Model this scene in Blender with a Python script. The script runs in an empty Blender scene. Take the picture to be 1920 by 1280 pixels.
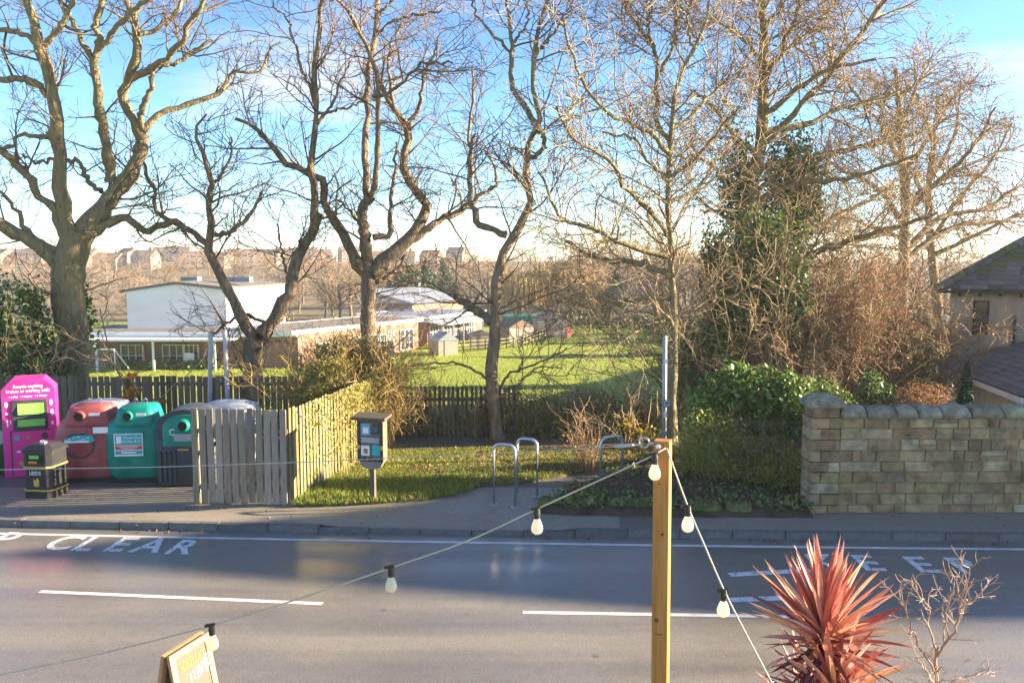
import bpy, math, random
import numpy as np
from mathutils import Vector, Matrix
R = math.radians
random.seed(7); rng = np.random.default_rng(11)
S = bpy.context.scene
COL = S.collection
# ------------------------------------------------------------------ camera, sky, sun, exposure
CAMZ = 4.8; F = 1600.0; PITCH = math.atan(150/1600)
cd = bpy.data.cameras.new('camera'); cam = bpy.data.objects.new('camera', cd); COL.objects.link(cam)
cam.location = (0, 0, CAMZ); cam.rotation_euler = (math.pi/2-PITCH, 0, 0)
cd.sensor_width = 36; cd.lens = 36*F/1920; cd.clip_end = 3000; cd.clip_start = .05
S.camera = cam
SUN_EL = R(14); SUN_AZ = R(6)          # azimuth measured from +X towards +Y
w = bpy.data.worlds.new('World'); S.world = w; w.use_nodes = True
nt = w.node_tree; nt.nodes.clear()
out = nt.nodes.new('ShaderNodeOutputWorld'); bg = nt.nodes.new('ShaderNodeBackground')
sky = nt.nodes.new('ShaderNodeTexSky'); sky.sky_type = 'NISHITA'; sky.sun_disc = False
sky.sun_elevation = SUN_EL; sky.sun_rotation = math.pi/2-SUN_AZ
sky.air_density = .85; sky.dust_density = .05; sky.ozone_density = 3.2
bg.inputs['Strength'].default_value = .05
tc = nt.nodes.new('ShaderNodeTexCoord'); sp = nt.nodes.new('ShaderNodeSeparateXYZ')
nt.links.new(tc.outputs['Generated'], sp.inputs[0])
# wispy clouds on a plane high above: direction / height
addz = nt.nodes.new('ShaderNodeMath'); addz.operation = 'ADD'; addz.inputs[1].default_value = .12
nt.links.new(sp.outputs['Z'], addz.inputs[0])
mx = nt.nodes.new('ShaderNodeMath'); mx.operation = 'MAXIMUM'; mx.inputs[1].default_value = .02
nt.links.new(addz.outputs[0], mx.inputs[0])
dvx = nt.nodes.new('ShaderNodeMath'); dvx.operation = 'DIVIDE'
dvy = nt.nodes.new('ShaderNodeMath'); dvy.operation = 'DIVIDE'
nt.links.new(sp.outputs['X'], dvx.inputs[0]); nt.links.new(mx.outputs[0], dvx.inputs[1])
nt.links.new(sp.outputs['Y'], dvy.inputs[0]); nt.links.new(mx.outputs[0], dvy.inputs[1])
cb = nt.nodes.new('ShaderNodeCombineXYZ')
nt.links.new(dvx.outputs[0], cb.inputs[0]); nt.links.new(dvy.outputs[0], cb.inputs[1])
mp = nt.nodes.new('ShaderNodeMapping'); mp.inputs['Scale'].default_value = (.42, .95, 1); mp.inputs['Location'].default_value = (5.2, 3.1, 0)
nt.links.new(cb.outputs[0], mp.inputs[0])
cn = nt.nodes.new('ShaderNodeTexNoise'); cn.inputs['Scale'].default_value = 1.15; cn.inputs['Detail'].default_value = 9; cn.inputs['Roughness'].default_value = .58; cn.inputs['Distortion'].default_value = .35
nt.links.new(mp.outputs[0], cn.inputs['Vector'])
cr = nt.nodes.new('ShaderNodeMapRange'); cr.inputs[1].default_value = .52; cr.inputs[2].default_value = .70; cr.inputs[4].default_value = .8
nt.links.new(cn.outputs[0], cr.inputs[0])
cm = nt.nodes.new('ShaderNodeMixRGB'); cm.inputs[2].default_value = (3.1, 3.15, 3.25, 1)
gm = nt.nodes.new('ShaderNodeGamma'); gm.inputs[1].default_value = 1.25      # one grade for the whole sky: deeper blue overhead
nrm3 = nt.nodes.new('ShaderNodeVectorMath'); nrm3.operation = 'SCALE'; nrm3.inputs['Scale'].default_value = 1/3; nt.links.new(sky.outputs[0], nrm3.inputs[0])
nt.links.new(nrm3.outputs[0], gm.inputs[0])
bk3 = nt.nodes.new('ShaderNodeVectorMath'); bk3.operation = 'SCALE'; bk3.inputs['Scale'].default_value = 3; nt.links.new(gm.outputs[0], bk3.inputs[0])
nt.links.new(cr.outputs[0], cm.inputs[0]); nt.links.new(bk3.outputs[0], cm.inputs[1])
nt.links.new(cm.outputs[0], bg.inputs[0]); nt.links.new(bg.outputs[0], out.inputs[0])
sd = bpy.data.lights.new('sun', 'SUN'); sd.energy = 4.3; sd.angle = R(.5); sd.color = (1, .81, .56)
sun = bpy.data.objects.new('sun', sd); COL.objects.link(sun)
sdir = Vector((math.cos(SUN_EL)*math.cos(SUN_AZ), math.cos(SUN_EL)*math.sin(SUN_AZ), math.sin(SUN_EL)))
sun.rotation_euler = (-sdir).to_track_quat('-Z', 'Y').to_euler(); sun.location = (60, 5, 40)
S.view_settings.view_transform = 'Standard'; S.view_settings.look = 'None'; S.view_settings.gamma = 1
S.view_settings.exposure = 2.85
S.render.resolution_x = 1024; S.render.resolution_y = 682
# ------------------------------------------------------------------ measuring helpers: photograph pixel -> place
cp, spn = math.cos(PITCH), math.sin(PITCH)
def ray(px, py):
    u = (px-960)/F; v = -(py-640)/F
    return u, cp+v*spn, -spn+v*cp
def G(px, py, z=0.0):
    x, y, zz = ray(px, py); t = (z-CAMZ)/zz
    return Vector((x*t, y*t, z))
def P(px, py, Y):
    x, y, zz = ray(px, py); t = Y/y
    return Vector((x*t, Y, CAMZ+zz*t))
# ------------------------------------------------------------------ materials
MATS = {}
def M(name, cols, rough=.8, scale=4.0, bump=0.0, bscale=None, rnd=None, spec=.3, metal=0.0, transl=0.0, stretch=(1, 1, 1), grain=.25, wear=0.0, worlds=False):
    m = bpy.data.materials.new(name); m.use_nodes = True; n = m.node_tree; N = n.nodes; L = n.links
    b = N['Principled BSDF']; b.inputs['Roughness'].default_value = rough; b.inputs['Metallic'].default_value = metal
    b.inputs['Specular IOR Level'].default_value = spec
    t = N.new('ShaderNodeTexCoord'); mpn = N.new('ShaderNodeMapping'); mpn.inputs['Scale'].default_value = stretch
    if worlds:
        g = N.new('ShaderNodeNewGeometry'); L.new(g.outputs['Position'], mpn.inputs[0])
    else: L.new(t.outputs['Object'], mpn.inputs[0])
    no = N.new('ShaderNodeTexNoise'); no.inputs['Scale'].default_value = scale; no.inputs['Detail'].default_value = 6; no.inputs['Roughness'].default_value = .62
    L.new(mpn.outputs[0], no.inputs['Vector'])
    mr = N.new('ShaderNodeMapRange'); mr.inputs[1].default_value = .3; mr.inputs[2].default_value = .7
    L.new(no.outputs[0], mr.inputs[0])
    rp = N.new('ShaderNodeValToRGB'); e = rp.color_ramp.elements
    while len(e) < len(cols): e.new(.5)
    for i, c in enumerate(cols):
        e[i].position = i/max(1, len(cols)-1); e[i].color = (*c, 1)
    src = mr.outputs[0]
    if rnd == 'island':
        g2 = N.new('ShaderNodeNewGeometry'); src = g2.outputs['Random Per Island']
    elif rnd == 'object':
        g2 = N.new('ShaderNodeObjectInfo'); src = g2.outputs['Random']
    L.new(src, rp.inputs[0]); colr = rp.outputs[0]
    if rnd and grain:
        mr2 = N.new('ShaderNodeMapRange'); mr2.inputs[1].default_value = .25; mr2.inputs[2].default_value = .75
        mr2.inputs[3].default_value = 1-grain; mr2.inputs[4].default_value = 1+grain; L.new(no.outputs[0], mr2.inputs[0])
        mu = N.new('ShaderNodeVectorMath'); mu.operation = 'SCALE'; L.new(colr, mu.inputs[0]); L.new(mr2.outputs[0], mu.inputs['Scale']); colr = mu.outputs[0]
    L.new(colr, b.inputs['Base Color'])
    if bump:
        n2 = N.new('ShaderNodeTexNoise'); n2.inputs['Scale'].default_value = bscale or scale*4; n2.inputs['Detail'].default_value = 5
        L.new(mpn.outputs[0], n2.inputs['Vector'])
        bp = N.new('ShaderNodeBump'); bp.inputs['Strength'].default_value = bump; bp.inputs['Distance'].default_value = .05 if name.startswith('bark') else .02
        L.new(n2.outputs[0], bp.inputs['Height']); L.new(bp.outputs[0], b.inputs['Normal'])
    o = N['Material Output']; last = b.outputs[0]
    if transl:
        tr = N.new('ShaderNodeBsdfTranslucent'); L.new(colr, tr.inputs[0]); mxs = N.new('ShaderNodeMixShader'); mxs.inputs[0].default_value = transl
        L.new(last, mxs.inputs[1]); L.new(tr.outputs[0], mxs.inputs[2]); last = mxs.outputs[0]
    if wear:
        tp = N.new('ShaderNodeBsdfTransparent'); n3 = N.new('ShaderNodeTexNoise'); n3.inputs['Scale'].default_value = 7; n3.inputs['Detail'].default_value = 8; n3.inputs['Roughness'].default_value = .75
        L.new(mpn.outputs[0], n3.inputs['Vector']); m3 = N.new('ShaderNodeMapRange'); m3.inputs[1].default_value = wear-.05; m3.inputs[2].default_value = wear+.05
        L.new(n3.outputs[0], m3.inputs[0]); mxs = N.new('ShaderNodeMixShader'); L.new(m3.outputs[0], mxs.inputs[0]); L.new(tp.outputs[0], mxs.inputs[1]); L.new(last, mxs.inputs[2]); last = mxs.outputs[0]
    L.new(last, o.inputs[0])
    MATS[name] = m; return m
bark_a = M('bark_mossy', [(.10, .073, .048), (.24, .178, .115), (.23, .205, .085), (.35, .275, .18)], .9, 5, 1.0, 9, stretch=(2.2, 2.2, .5))
bark_b = M('bark_grey_brown', [(.08, .06, .042), (.20, .15, .10), (.30, .235, .15)], .9, 5, 1.0, 9, stretch=(2.2, 2.2, .45))
bark_c = M('bark_olive', [(.09, .075, .045), (.21, .175, .095), (.29, .25, .13)], .9, 5, 1.0, 9, stretch=(2.2, 2.2, .5))
twig_a = M('twig_brown', [(.09, .06, .04), (.16, .115, .07), (.23, .165, .10)], .85, rnd='island', grain=.2)
twig_b = M('twig_pale', [(.17, .12, .068), (.28, .21, .12), (.38, .295, .18)], .85, rnd='island', grain=.2)
twig_c = M('twig_russet', [(.165, .105, .058), (.26, .17, .095), (.34, .235, .135)], .85, rnd='island', grain=.2)
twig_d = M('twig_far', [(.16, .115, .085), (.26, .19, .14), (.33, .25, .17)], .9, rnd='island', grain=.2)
twig_gold = M('twig_golden', [(.34, .22, .07), (.46, .31, .11), (.50, .37, .16)], .85, rnd='island', grain=.2)
leaf_ivy = M('leaf_ivy', [(.025, .06, .016), (.055, .115, .026), (.10, .18, .04), (.19, .26, .07)], .45, rnd='island', spec=.5, transl=.2)
leaf_laurel = M('leaf_laurel', [(.04, .09, .02), (.08, .16, .03), (.16, .24, .045), (.26, .31, .07)], .4, rnd='island', spec=.5, transl=.25)
leaf_yellow = M('leaf_yellowing', [(.11, .18, .04), (.21, .28, .055), (.36, .35, .07), (.48, .34, .08)], .5, rnd='island', transl=.25)
leaf_hedge = M('leaf_hedge', [(.045, .10, .028), (.10, .18, .045), (.18, .22, .06), (.28, .20, .08)], .55, rnd='island', transl=.2)
leaf_orange = M('leaf_orange', [(.45, .17, .02), (.62, .28, .03), (.60, .36, .05)], .6, rnd='island', transl=.35)
leaf_yel = M('leaf_yellow', [(.42, .30, .03), (.55, .40, .05), (.35, .30, .05)], .6, rnd='island', transl=.35)
leaf_brown = M('leaf_russet', [(.20, .09, .045), (.34, .17, .08), (.42, .24, .12)], .8, rnd='island', transl=.2)
leaf_conifer = M('leaf_conifer', [(.012, .04, .022), (.03, .08, .035), (.07, .12, .05)], .6, rnd='island')
leaf_gold = M('leaf_golden_green', [(.17, .19, .04), (.29, .28, .065), (.40, .34, .09), (.33, .24, .09)], .7, rnd='island', transl=.25)
grass_m = M('grass_blade', [(.10, .17, .02), (.19, .28, .035), (.31, .36, .06), (.44, .38, .11)], .6, rnd='island', transl=.35)
fieldg_m = M('field_grass_blade', [(.27, .33, .035), (.30, .35, .042), (.33, .37, .05), (.35, .37, .06)], .6, rnd='island', transl=.4, grain=0)
litter_m = M('fallen_leaf', [(.10, .05, .025), (.22, .11, .05), (.34, .18, .07), (.16, .09, .05)], .8, rnd='island')
field_m = M('field_turf', [(.18, .235, .025), (.23, .28, .032), (.27, .31, .04)], .9, .16, .5, 12, worlds=True, stretch=(1, .5, 1))
hill_m = M('hill_scrub', [(.10, .10, .04), (.17, .13, .07), (.22, .16, .09)], .95, .05, worlds=True)
soil_m = M('soil', [(.035, .025, .017), (.07, .05, .03), (.10, .07, .04)], .95, 3, .8, 20)
turf_m = M('verge_soil', [(.06, .075, .02), (.10, .10, .03), (.12, .085, .045)], .95, 2.5, .6, 20)
moss_m = M('mossy_stone', [(.05, .05, .025), (.09, .11, .035), (.13, .15, .045), (.20, .17, .12)], .95, 9, .8, 20)
fence_m = M('fence_weathered', [(.17, .135, .10), (.24, .195, .155), (.30, .25, .20), (.21, .19, .13)], .85, 6, .5, 20, rnd='object', stretch=(4, 4, .5), grain=.35)
fence_d = M('fence_dark_wood', [(.10, .085, .055), (.15, .125, .085), (.19, .165, .11)], .85, 6, .5, 20, rnd='object', stretch=(4, 4, .5), grain=.35)
fence_l = M('fence_algae_wood', [(.14, .12, .05), (.19, .165, .075), (.23, .20, .11)], .85, 6, .5, 20, rnd='object', stretch=(4, 4, .5), grain=.3)
paling_m = M('paling_dark', [(.045, .035, .025), (.08, .065, .045), (.11, .09, .06)], .85, 6, .4, rnd='object', stretch=(4, 4, .5))
post_m = M('post_timber', [(.27, .115, .03), (.38, .175, .048), (.45, .23, .075)], .6, 2.2, .15, 20, stretch=(14, 14, .8))
knot_m = M('wood_knot', [(.10, .04, .012), (.16, .07, .02)], .7, 30)
stone_m = M('stone_sandstone', [(.17, .115, .065), (.28, .19, .10), (.35, .25, .13), (.25, .20, .085), (.38, .285, .16), (.31, .19, .105), (.23, .16, .088), (.44, .37, .24)], .92, 3.2, .9, 9, rnd='object', grain=.75, worlds=True)
coping_m = M('stone_coping', [(.19, .16, .11), (.28, .245, .175), (.30, .275, .15)], .95, 5, 1.0, 14, rnd='object', grain=.7, worlds=True)
mortar_m = M('mortar', [(.19, .145, .09), (.30, .24, .15)], .95, 8, .6, 30)
kerb_m = M('kerb_stone', [(.12, .115, .11), (.17, .165, .155), (.14, .14, .135)], .8, 9, .4, 40, rnd='object', grain=.3)
paint_m = M('road_paint', [(.50, .48, .45), (.74, .73, .69)], .6, 3, wear=.33)
paint_w = M('road_paint_worn', [(.60, .58, .54), (.78, .76, .72)], .65, 6, wear=.415)
metal_m = M('galvanised', [(.42, .44, .46), (.56, .58, .60)], .38, 12, metal=.8)
pole_m = M('pole_grey', [(.30, .32, .34), (.40, .42, .44)], .5, 8, metal=.3)
slate_m = M('roof_slate', [(.085, .075, .065), (.135, .118, .10), (.17, .15, .13), (.11, .098, .085)], .7, 5, .3, rnd='object', grain=.3)
slatemoss_m = M('roof_slate_mossy', [(.08, .09, .04), (.11, .135, .045), (.11, .10, .07)], .9, 5, .5, rnd='object', grain=.4)
render_m = M('wall_render', [(.36, .27, .185), (.46, .355, .25), (.52, .41, .30)], .9, 1.4, .2, 20, stretch=(2, 2, .5))
cream_m = M('wall_cream', [(.60, .50, .33), (.70, .60, .42)], .85, 1.5, .1, stretch=(2, 2, .5))
brick_m = M('school_brick', [(.19, .105, .078), (.25, .145, .108), (.28, .17, .13)], .9, 1.2)
white_m = M('white_cladding', [(.74, .73, .70), (.82, .81, .79)], .6, .5)
fascia_m = M('white_fascia', [(.70, .69, .66), (.80, .79, .77)], .6, 1)
bluroof_m = M('metal_roof', [(.17, .185, .22), (.24, .26, .30)], .4, .4)
felt_m = M('felt_roof', [(.13, .115, .10), (.19, .17, .15)], .9, .6)
glass_m = M('window_glass', [(.03, .035, .04), (.06, .07, .08)], .08, 1, spec=.8)
dark_m = M('dark_void', [(.012, .012, .012), (.02, .02, .02)], .8)
tile_m = M('tile_roof', [(.13, .085, .062), (.18, .115, .085), (.16, .125, .10)], .9, rnd='object', grain=.1)
hbrick_m = M('house_wall', [(.20, .13, .10), (.30, .26, .22), (.23, .165, .13), (.36, .32, .28)], .9, rnd='object', grain=.1)
shed_m = M('shed_wood', [(.22, .18, .15), (.32, .27, .23)], .85, 3, stretch=(1, 1, 6))
pink_m = M('pink_panel', [(.72, .03, .26), (.80, .045, .32)], .35, 2)
red_m = M('red_plastic', [(.17, .04, .042), (.31, .065, .066), (.36, .10, .095), (.42, .17, .15)], .55, 1.6)
teal_m = M('green_plastic', [(.005, .13, .10), (.0, .23, .17), (.02, .29, .22)], .48, 1.6)
dgreen_m = M('dark_green_plastic', [(.0, .08, .045), (.01, .12, .06)], .5, 2.5)
char_m = M('charcoal_plastic', [(.035, .042, .05), (.055, .065, .075)], .5, 3)
black_m = M('black_plastic', [(.018, .018, .02), (.035, .035, .037)], .42, 5)
gold_m = M('gold_paint', [(.50, .34, .06), (.6, .42, .09)], .45, 3)
lime_m = M('lime_panel', [(.16, .46, .06), (.28, .58, .12)], .4, 3)
wtext_m = M('white_print', [(.78, .78, .76), (.84, .84, .82)], .5, 3)
tealp_m = M('teal_print', [(.03, .36, .40), (.06, .42, .46)], .5, 3)
redp_m = M('red_print', [(.60, .05, .07), (.68, .08, .09)], .5, 3)
grey_m = M('grey_print', [(.30, .30, .32), (.40, .40, .42)], .6, 3)
tarp_m = M('grey_sheet', [(.30, .33, .37), (.46, .50, .54)], .35, 4, .4, 5)
blueb_m = M('blue_print', [(.10, .28, .45), (.2, .42, .6)], .5, 3)
bulb_m = M('bulb_opal', [(.84, .79, .66), (.88, .83, .70)], .25, 2, spec=.5, transl=.6)
cable_m = M('cable_pale', [(.42, .36, .28), (.52, .45, .36)], .6, 9)
wood_b = M('board_frame', [(.34, .19, .09), (.42, .26, .14)], .55, 3, stretch=(3, 3, 12))
chalk_m = M('chalkboard', [(.075, .06, .045), (.10, .08, .06)], .5, 3)
orange_m = M('chalk_orange', [(.50, .20, .04), (.56, .26, .06)], .7, 3)
cord_m = M('cordyline_leaf', [(.28, .065, .055), (.48, .15, .115), (.60, .26, .19), (.66, .40, .31), (.66, .32, .10)], .42, 5, rnd='object', grain=.25, spec=.45, transl=.2)
cordd_m = M('cordyline_old_leaf', [(.10, .03, .04), (.17, .05, .05), (.36, .12, .08), (.55, .40, .25)], .5, 5, rnd='object', grain=.25, transl=.15)
shrubtw_m = M('shrub_twig', [(.26, .17, .125), (.36, .26, .19), (.44, .34, .26)], .7, rnd='island', grain=.2)
def asphalt(name, c1, c2, wet, coat):
    m = bpy.data.materials.new(name); m.use_nodes = True; N = m.node_tree.nodes; L = m.node_tree.links; b = N['Principled BSDF']
    g = N.new('ShaderNodeNewGeometry')
    def noise(sc, det, stretch=(1, 1, 1), ro=.6):
        mpn = N.new('ShaderNodeMapping'); mpn.inputs['Scale'].default_value = stretch; L.new(g.outputs['Position'], mpn.inputs[0])
        q = N.new('ShaderNodeTexNoise'); q.inputs['Scale'].default_value = sc; q.inputs['Detail'].default_value = det; q.inputs['Roughness'].default_value = ro; L.new(mpn.outputs[0], q.inputs['Vector']); return q
    def rng_(src, a, b_, c, d):
        q = N.new('ShaderNodeMapRange'); q.inputs[1].default_value = a; q.inputs[2].default_value = b_; q.inputs[3].default_value = c; q.inputs[4].default_value = d; L.new(src, q.inputs[0]); return q.outputs[0]
    def mth(op, x, y):
        q = N.new('ShaderNodeMath'); q.operation = op; L.new(x, q.inputs[0])
        if hasattr(y, 'links'): L.new(y, q.inputs[1])
        else: q.inputs[1].default_value = y
        return q.outputs[0]
    big = noise(.9, 6, (.3, 1, 1)); track = noise(1.0, 4, (.03, 1.5, 1)); fine = noise(38, 4); mid = noise(7, 5)
    f = mth('ADD', mth('ADD', rng_(big.outputs[0], .3, .7, 0, .35), rng_(track.outputs[0], .35, .65, 0, .3)), mth('ADD', rng_(fine.outputs[0], .32, .68, -.1, .6), rng_(mid.outputs[0], .3, .7, -.1, .1)))
    mc = N.new('ShaderNodeMixRGB'); mc.inputs[1].default_value = (*c1, 1); mc.inputs[2].default_value = (*c2, 1); L.new(f, mc.inputs[0])
    vo = N.new('ShaderNodeTexVoronoi'); vo.inputs['Scale'].default_value = 2.6; L.new(g.outputs['Position'], vo.inputs['Vector'])
    mc2 = N.new('ShaderNodeMixRGB'); mc2.inputs[2].default_value = (.5, .47, .43, 1); L.new(mc.outputs[0], mc2.inputs[1]); L.new(rng_(vo.outputs[0], .034, .024, 0, .7), mc2.inputs[0])
    vs = N.new('ShaderNodeTexVoronoi'); vs.inputs['Scale'].default_value = 1.1; L.new(g.outputs['Position'], vs.inputs['Vector'])
    mc3 = N.new('ShaderNodeMixRGB'); mc3.inputs[2].default_value = (.03, .03, .03, 1); L.new(mc2.outputs[0], mc3.inputs[1]); L.new(rng_(vs.outputs[0], .07, .04, 0, .45), mc3.inputs[0])
    L.new(mc3.outputs[0], b.inputs['Base Color'])
    L.new(rng_(mth('ADD', big.outputs[0], track.outputs[0]), .8, 1.2, wet, wet+.3), b.inputs['Roughness'])
    b.inputs['Specular IOR Level'].default_value = .5
    L.new(rng_(mth('ADD', big.outputs[0], track.outputs[0]), .85, 1.15, coat, coat*.25), b.inputs['Coat Weight']); b.inputs['Coat Roughness'].default_value = .20; b.inputs['Coat IOR'].default_value = 1.5
    bp = N.new('ShaderNodeBump'); bp.inputs['Strength'].default_value = .4; bp.inputs['Distance'].default_value = .008; L.new(fine.outputs[0], bp.inputs['Height']); L.new(bp.outputs[0], b.inputs['Normal'])
    return m
road_m = asphalt('road_asphalt', (.092, .085, .074), (.24, .217, .185), .38, 1.0)
pave_m = asphalt('pavement_asphalt', (.15, .13, .10), (.31, .27, .21), .55, .3)
yard_m = asphalt('yard_asphalt', (.075, .066, .052), (.17, .147, .115), .5, .2)
# ------------------------------------------------------------------ mesh helpers
def tag(o, label=None, cat=None, group=None, kind=None):
    if label: o['label'] = label
    if cat: o['category'] = cat
    if group: o['group'] = group
    if kind: o['kind'] = kind
    return o
def link(name, me, mat, parent=None):
    o = bpy.data.objects.new(name, me); COL.objects.link(o)
    if mat is not None and not len(me.materials): me.materials.append(mat)
    if parent is not None: o.parent = parent
    return o
def empty(name, loc, rz=0, label=None, cat=None, group=None):
    o = bpy.data.objects.new(name, None); COL.objects.link(o); o.location = loc; o.rotation_euler = (0, 0, rz)
    o.empty_display_size = .1
    return tag(o, label, cat, group)
class MB:
    def __init__(s): s.v = []; s.f = []
    def add(s, vs, fs):
        k = len(s.v); s.v += [tuple(a) for a in vs]; s.f += [tuple(i+k for i in f) for f in fs]; return s
    def box(s, c, d, rz=0, M4=None):
        x, y, z = d[0]/2, d[1]/2, d[2]/2; c = Vector(c)
        vs = [Vector((a*x, b*y, e*z)) for e in (-1, 1) for a, b in ((-1, -1), (1, -1), (1, 1), (-1, 1))]
        if rz: vs = [Matrix.Rotation(rz, 3, 'Z') @ a for a in vs]
        if M4 is not None: vs = [M4 @ a for a in vs]
        return s.add([a+c for a in vs], [(3, 2, 1, 0), (4, 5, 6, 7), (0, 1, 5, 4), (1, 2, 6, 5), (2, 3, 7, 6), (3, 0, 4, 7)])
    def bar(s, a, b, w, h=None):
        a, b = Vector(a), Vector(b); h = h or w; d = b-a; q = d.to_track_quat('Z', 'Y').to_matrix()
        return s.box((a+b)/2, (w, h, d.length), M4=q)
    def tube(s, pts, r, n=8, caps=True):
        pts = [Vector(p) for p in pts]; rs = r if hasattr(r, '__len__') else [r]*len(pts); vs = []; fs = []
        for i, p in enumerate(pts):
            t = (pts[min(i+1, len(pts)-1)]-pts[max(i-1, 0)]).normalized(); q = t.to_track_quat('Z', 'Y').to_matrix()
            vs += [p+q @ Vector((rs[i]*math.cos(2*math.pi*k/n), rs[i]*math.sin(2*math.pi*k/n), 0)) for k in range(n)]
        for i in range(len(pts)-1):
            fs += [(i*n+k, i*n+(k+1) % n, (i+1)*n+(k+1) % n, (i+1)*n+k) for k in range(n)]
        if caps: fs += [tuple(range(n-1, -1, -1)), tuple((len(pts)-1)*n+k for k in range(n))]
        return s.add(vs, fs)
    def loft(s, rings, closed=True):
        n = len(rings[0]); vs = [p for r in rings for p in r]; fs = []
        for i in range(len(rings)-1): fs += [(i*n+k, i*n+(k+1) % n, (i+1)*n+(k+1) % n, (i+1)*n+k) for k in range(n)]
        if closed: fs += [tuple(range(n-1, -1, -1)), tuple((len(rings)-1)*n+k for k in range(n))]
        return s.add(vs, fs)
    def prism(s, poly, axis, a, b):
        def mk(u, v, d): return {'x': (d, u, v), 'y': (u, d, v), 'z': (u, v, d)}[axis]
        n = len(poly); vs = [mk(u, v, a) for u, v in poly]+[mk(u, v, b) for u, v in poly]
        return s.add(vs, [tuple(range(n)), tuple(range(2*n-1, n-1, -1))]+[(i, i+n, (i+1) % n+n, (i+1) % n) for i in range(n)])
    def mesh(s, name, smooth=False):
        me = bpy.data.meshes.new(name); me.from_pydata(s.v, [], s.f); me.validate(); me.update()
        import bmesh
        bm = bmesh.new(); bm.from_mesh(me); bmesh.ops.recalc_face_normals(bm, faces=bm.faces); bm.to_mesh(me); bm.free()
        if smooth: me.polygons.foreach_set('use_smooth', [True]*len(me.polygons))
        return me
    def build(s, name, mat, parent=None, smooth=False, bevel=0):
        o = link(name, s.mesh(name, smooth), mat, parent)
        if bevel:
            md = o.modifiers.new('bevel', 'BEVEL'); md.width = bevel; md.segments = 2; md.limit_method = 'ANGLE'
        return o
def npmesh(name, V, Q, smooth=False):
    """numpy verts (n,3) and faces (m,k)"""
    me = bpy.data.meshes.new(name); V = np.asarray(V, np.float32); Q = np.asarray(Q, np.int32); k = Q.shape[1]
    me.vertices.add(len(V)); me.vertices.foreach_set('co', V.ravel())
    me.loops.add(Q.size); me.loops.foreach_set('vertex_index', Q.ravel())
    me.polygons.add(len(Q)); me.polygons.foreach_set('loop_start', np.arange(0, Q.size, k, dtype=np.int32))
    if smooth: me.polygons.foreach_set('use_smooth', np.ones(len(Q), bool))
    me.update(calc_edges=True); return me
def nrm(a): return a/np.maximum(np.linalg.norm(a, axis=-1, keepdims=True), 1e-9)
def tubes(batches):
    Vs, Qs, off = [], [], 0
    for Pn, Rn, n in batches:
        if len(Pn) == 0: continue
        N, K, _ = Pn.shape
        T = np.empty_like(Pn); T[:, 1:-1] = Pn[:, 2:]-Pn[:, :-2]; T[:, 0] = Pn[:, 1]-Pn[:, 0]; T[:, -1] = Pn[:, -1]-Pn[:, -2]; T = nrm(T)
        mean = nrm(Pn[:, -1]-Pn[:, 0]); ref = nrm(np.cross(mean, nrm(rng.normal(size=(N, 3)))))[:, None, :]
        A = nrm(np.cross(T, np.broadcast_to(ref, T.shape))); B = np.cross(T, A)
        an = 2*np.pi*np.arange(n)/n
        V = Pn[:, :, None, :]+Rn[:, :, None, None]*(np.cos(an)[None, None, :, None]*A[:, :, None, :]+np.sin(an)[None, None, :, None]*B[:, :, None, :])
        idx = np.arange(N*K*n).reshape(N, K, n)+off
        a = idx[:, :-1, :]; b = np.roll(idx, -1, 2)[:, :-1, :]; c = np.roll(idx, -1, 2)[:, 1:, :]; d = idx[:, 1:, :]
        Qs.append(np.stack([a, b, c, d], -1).reshape(-1, 4)); Vs.append(V.reshape(-1, 3)); off += N*K*n
    return np.concatenate(Vs), np.concatenate(Qs)
def resample(P0, r0, K, wig=0.0):
    P0 = np.asarray(P0, float); r0 = np.asarray(r0, float); n = len(P0)
    ext = np.vstack([2*P0[0]-P0[1], P0, 2*P0[-1]-P0[-2]])
    d = np.r_[0, np.cumsum(np.linalg.norm(np.diff(P0, axis=0), axis=1))]; u = np.linspace(0, d[-1], K)
    i = np.clip(np.searchsorted(d, u, 'right')-1, 0, n-2); t = ((u-d[i])/(d[i+1]-d[i]))[:, None]
    a, b, c, e = ext[i], ext[i+1], ext[i+2], ext[i+3]
    Q = .5*((2*b)+(-a+c)*t+(2*a-5*b+4*c-e)*t*t+(-a+3*b-3*c+e)*t**3)
    if wig:
        w_ = rng.normal(size=(K, 3))*wig; w_[0] = 0; Q = Q+w_
    return Q, np.interp(u, d, r0)
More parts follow.
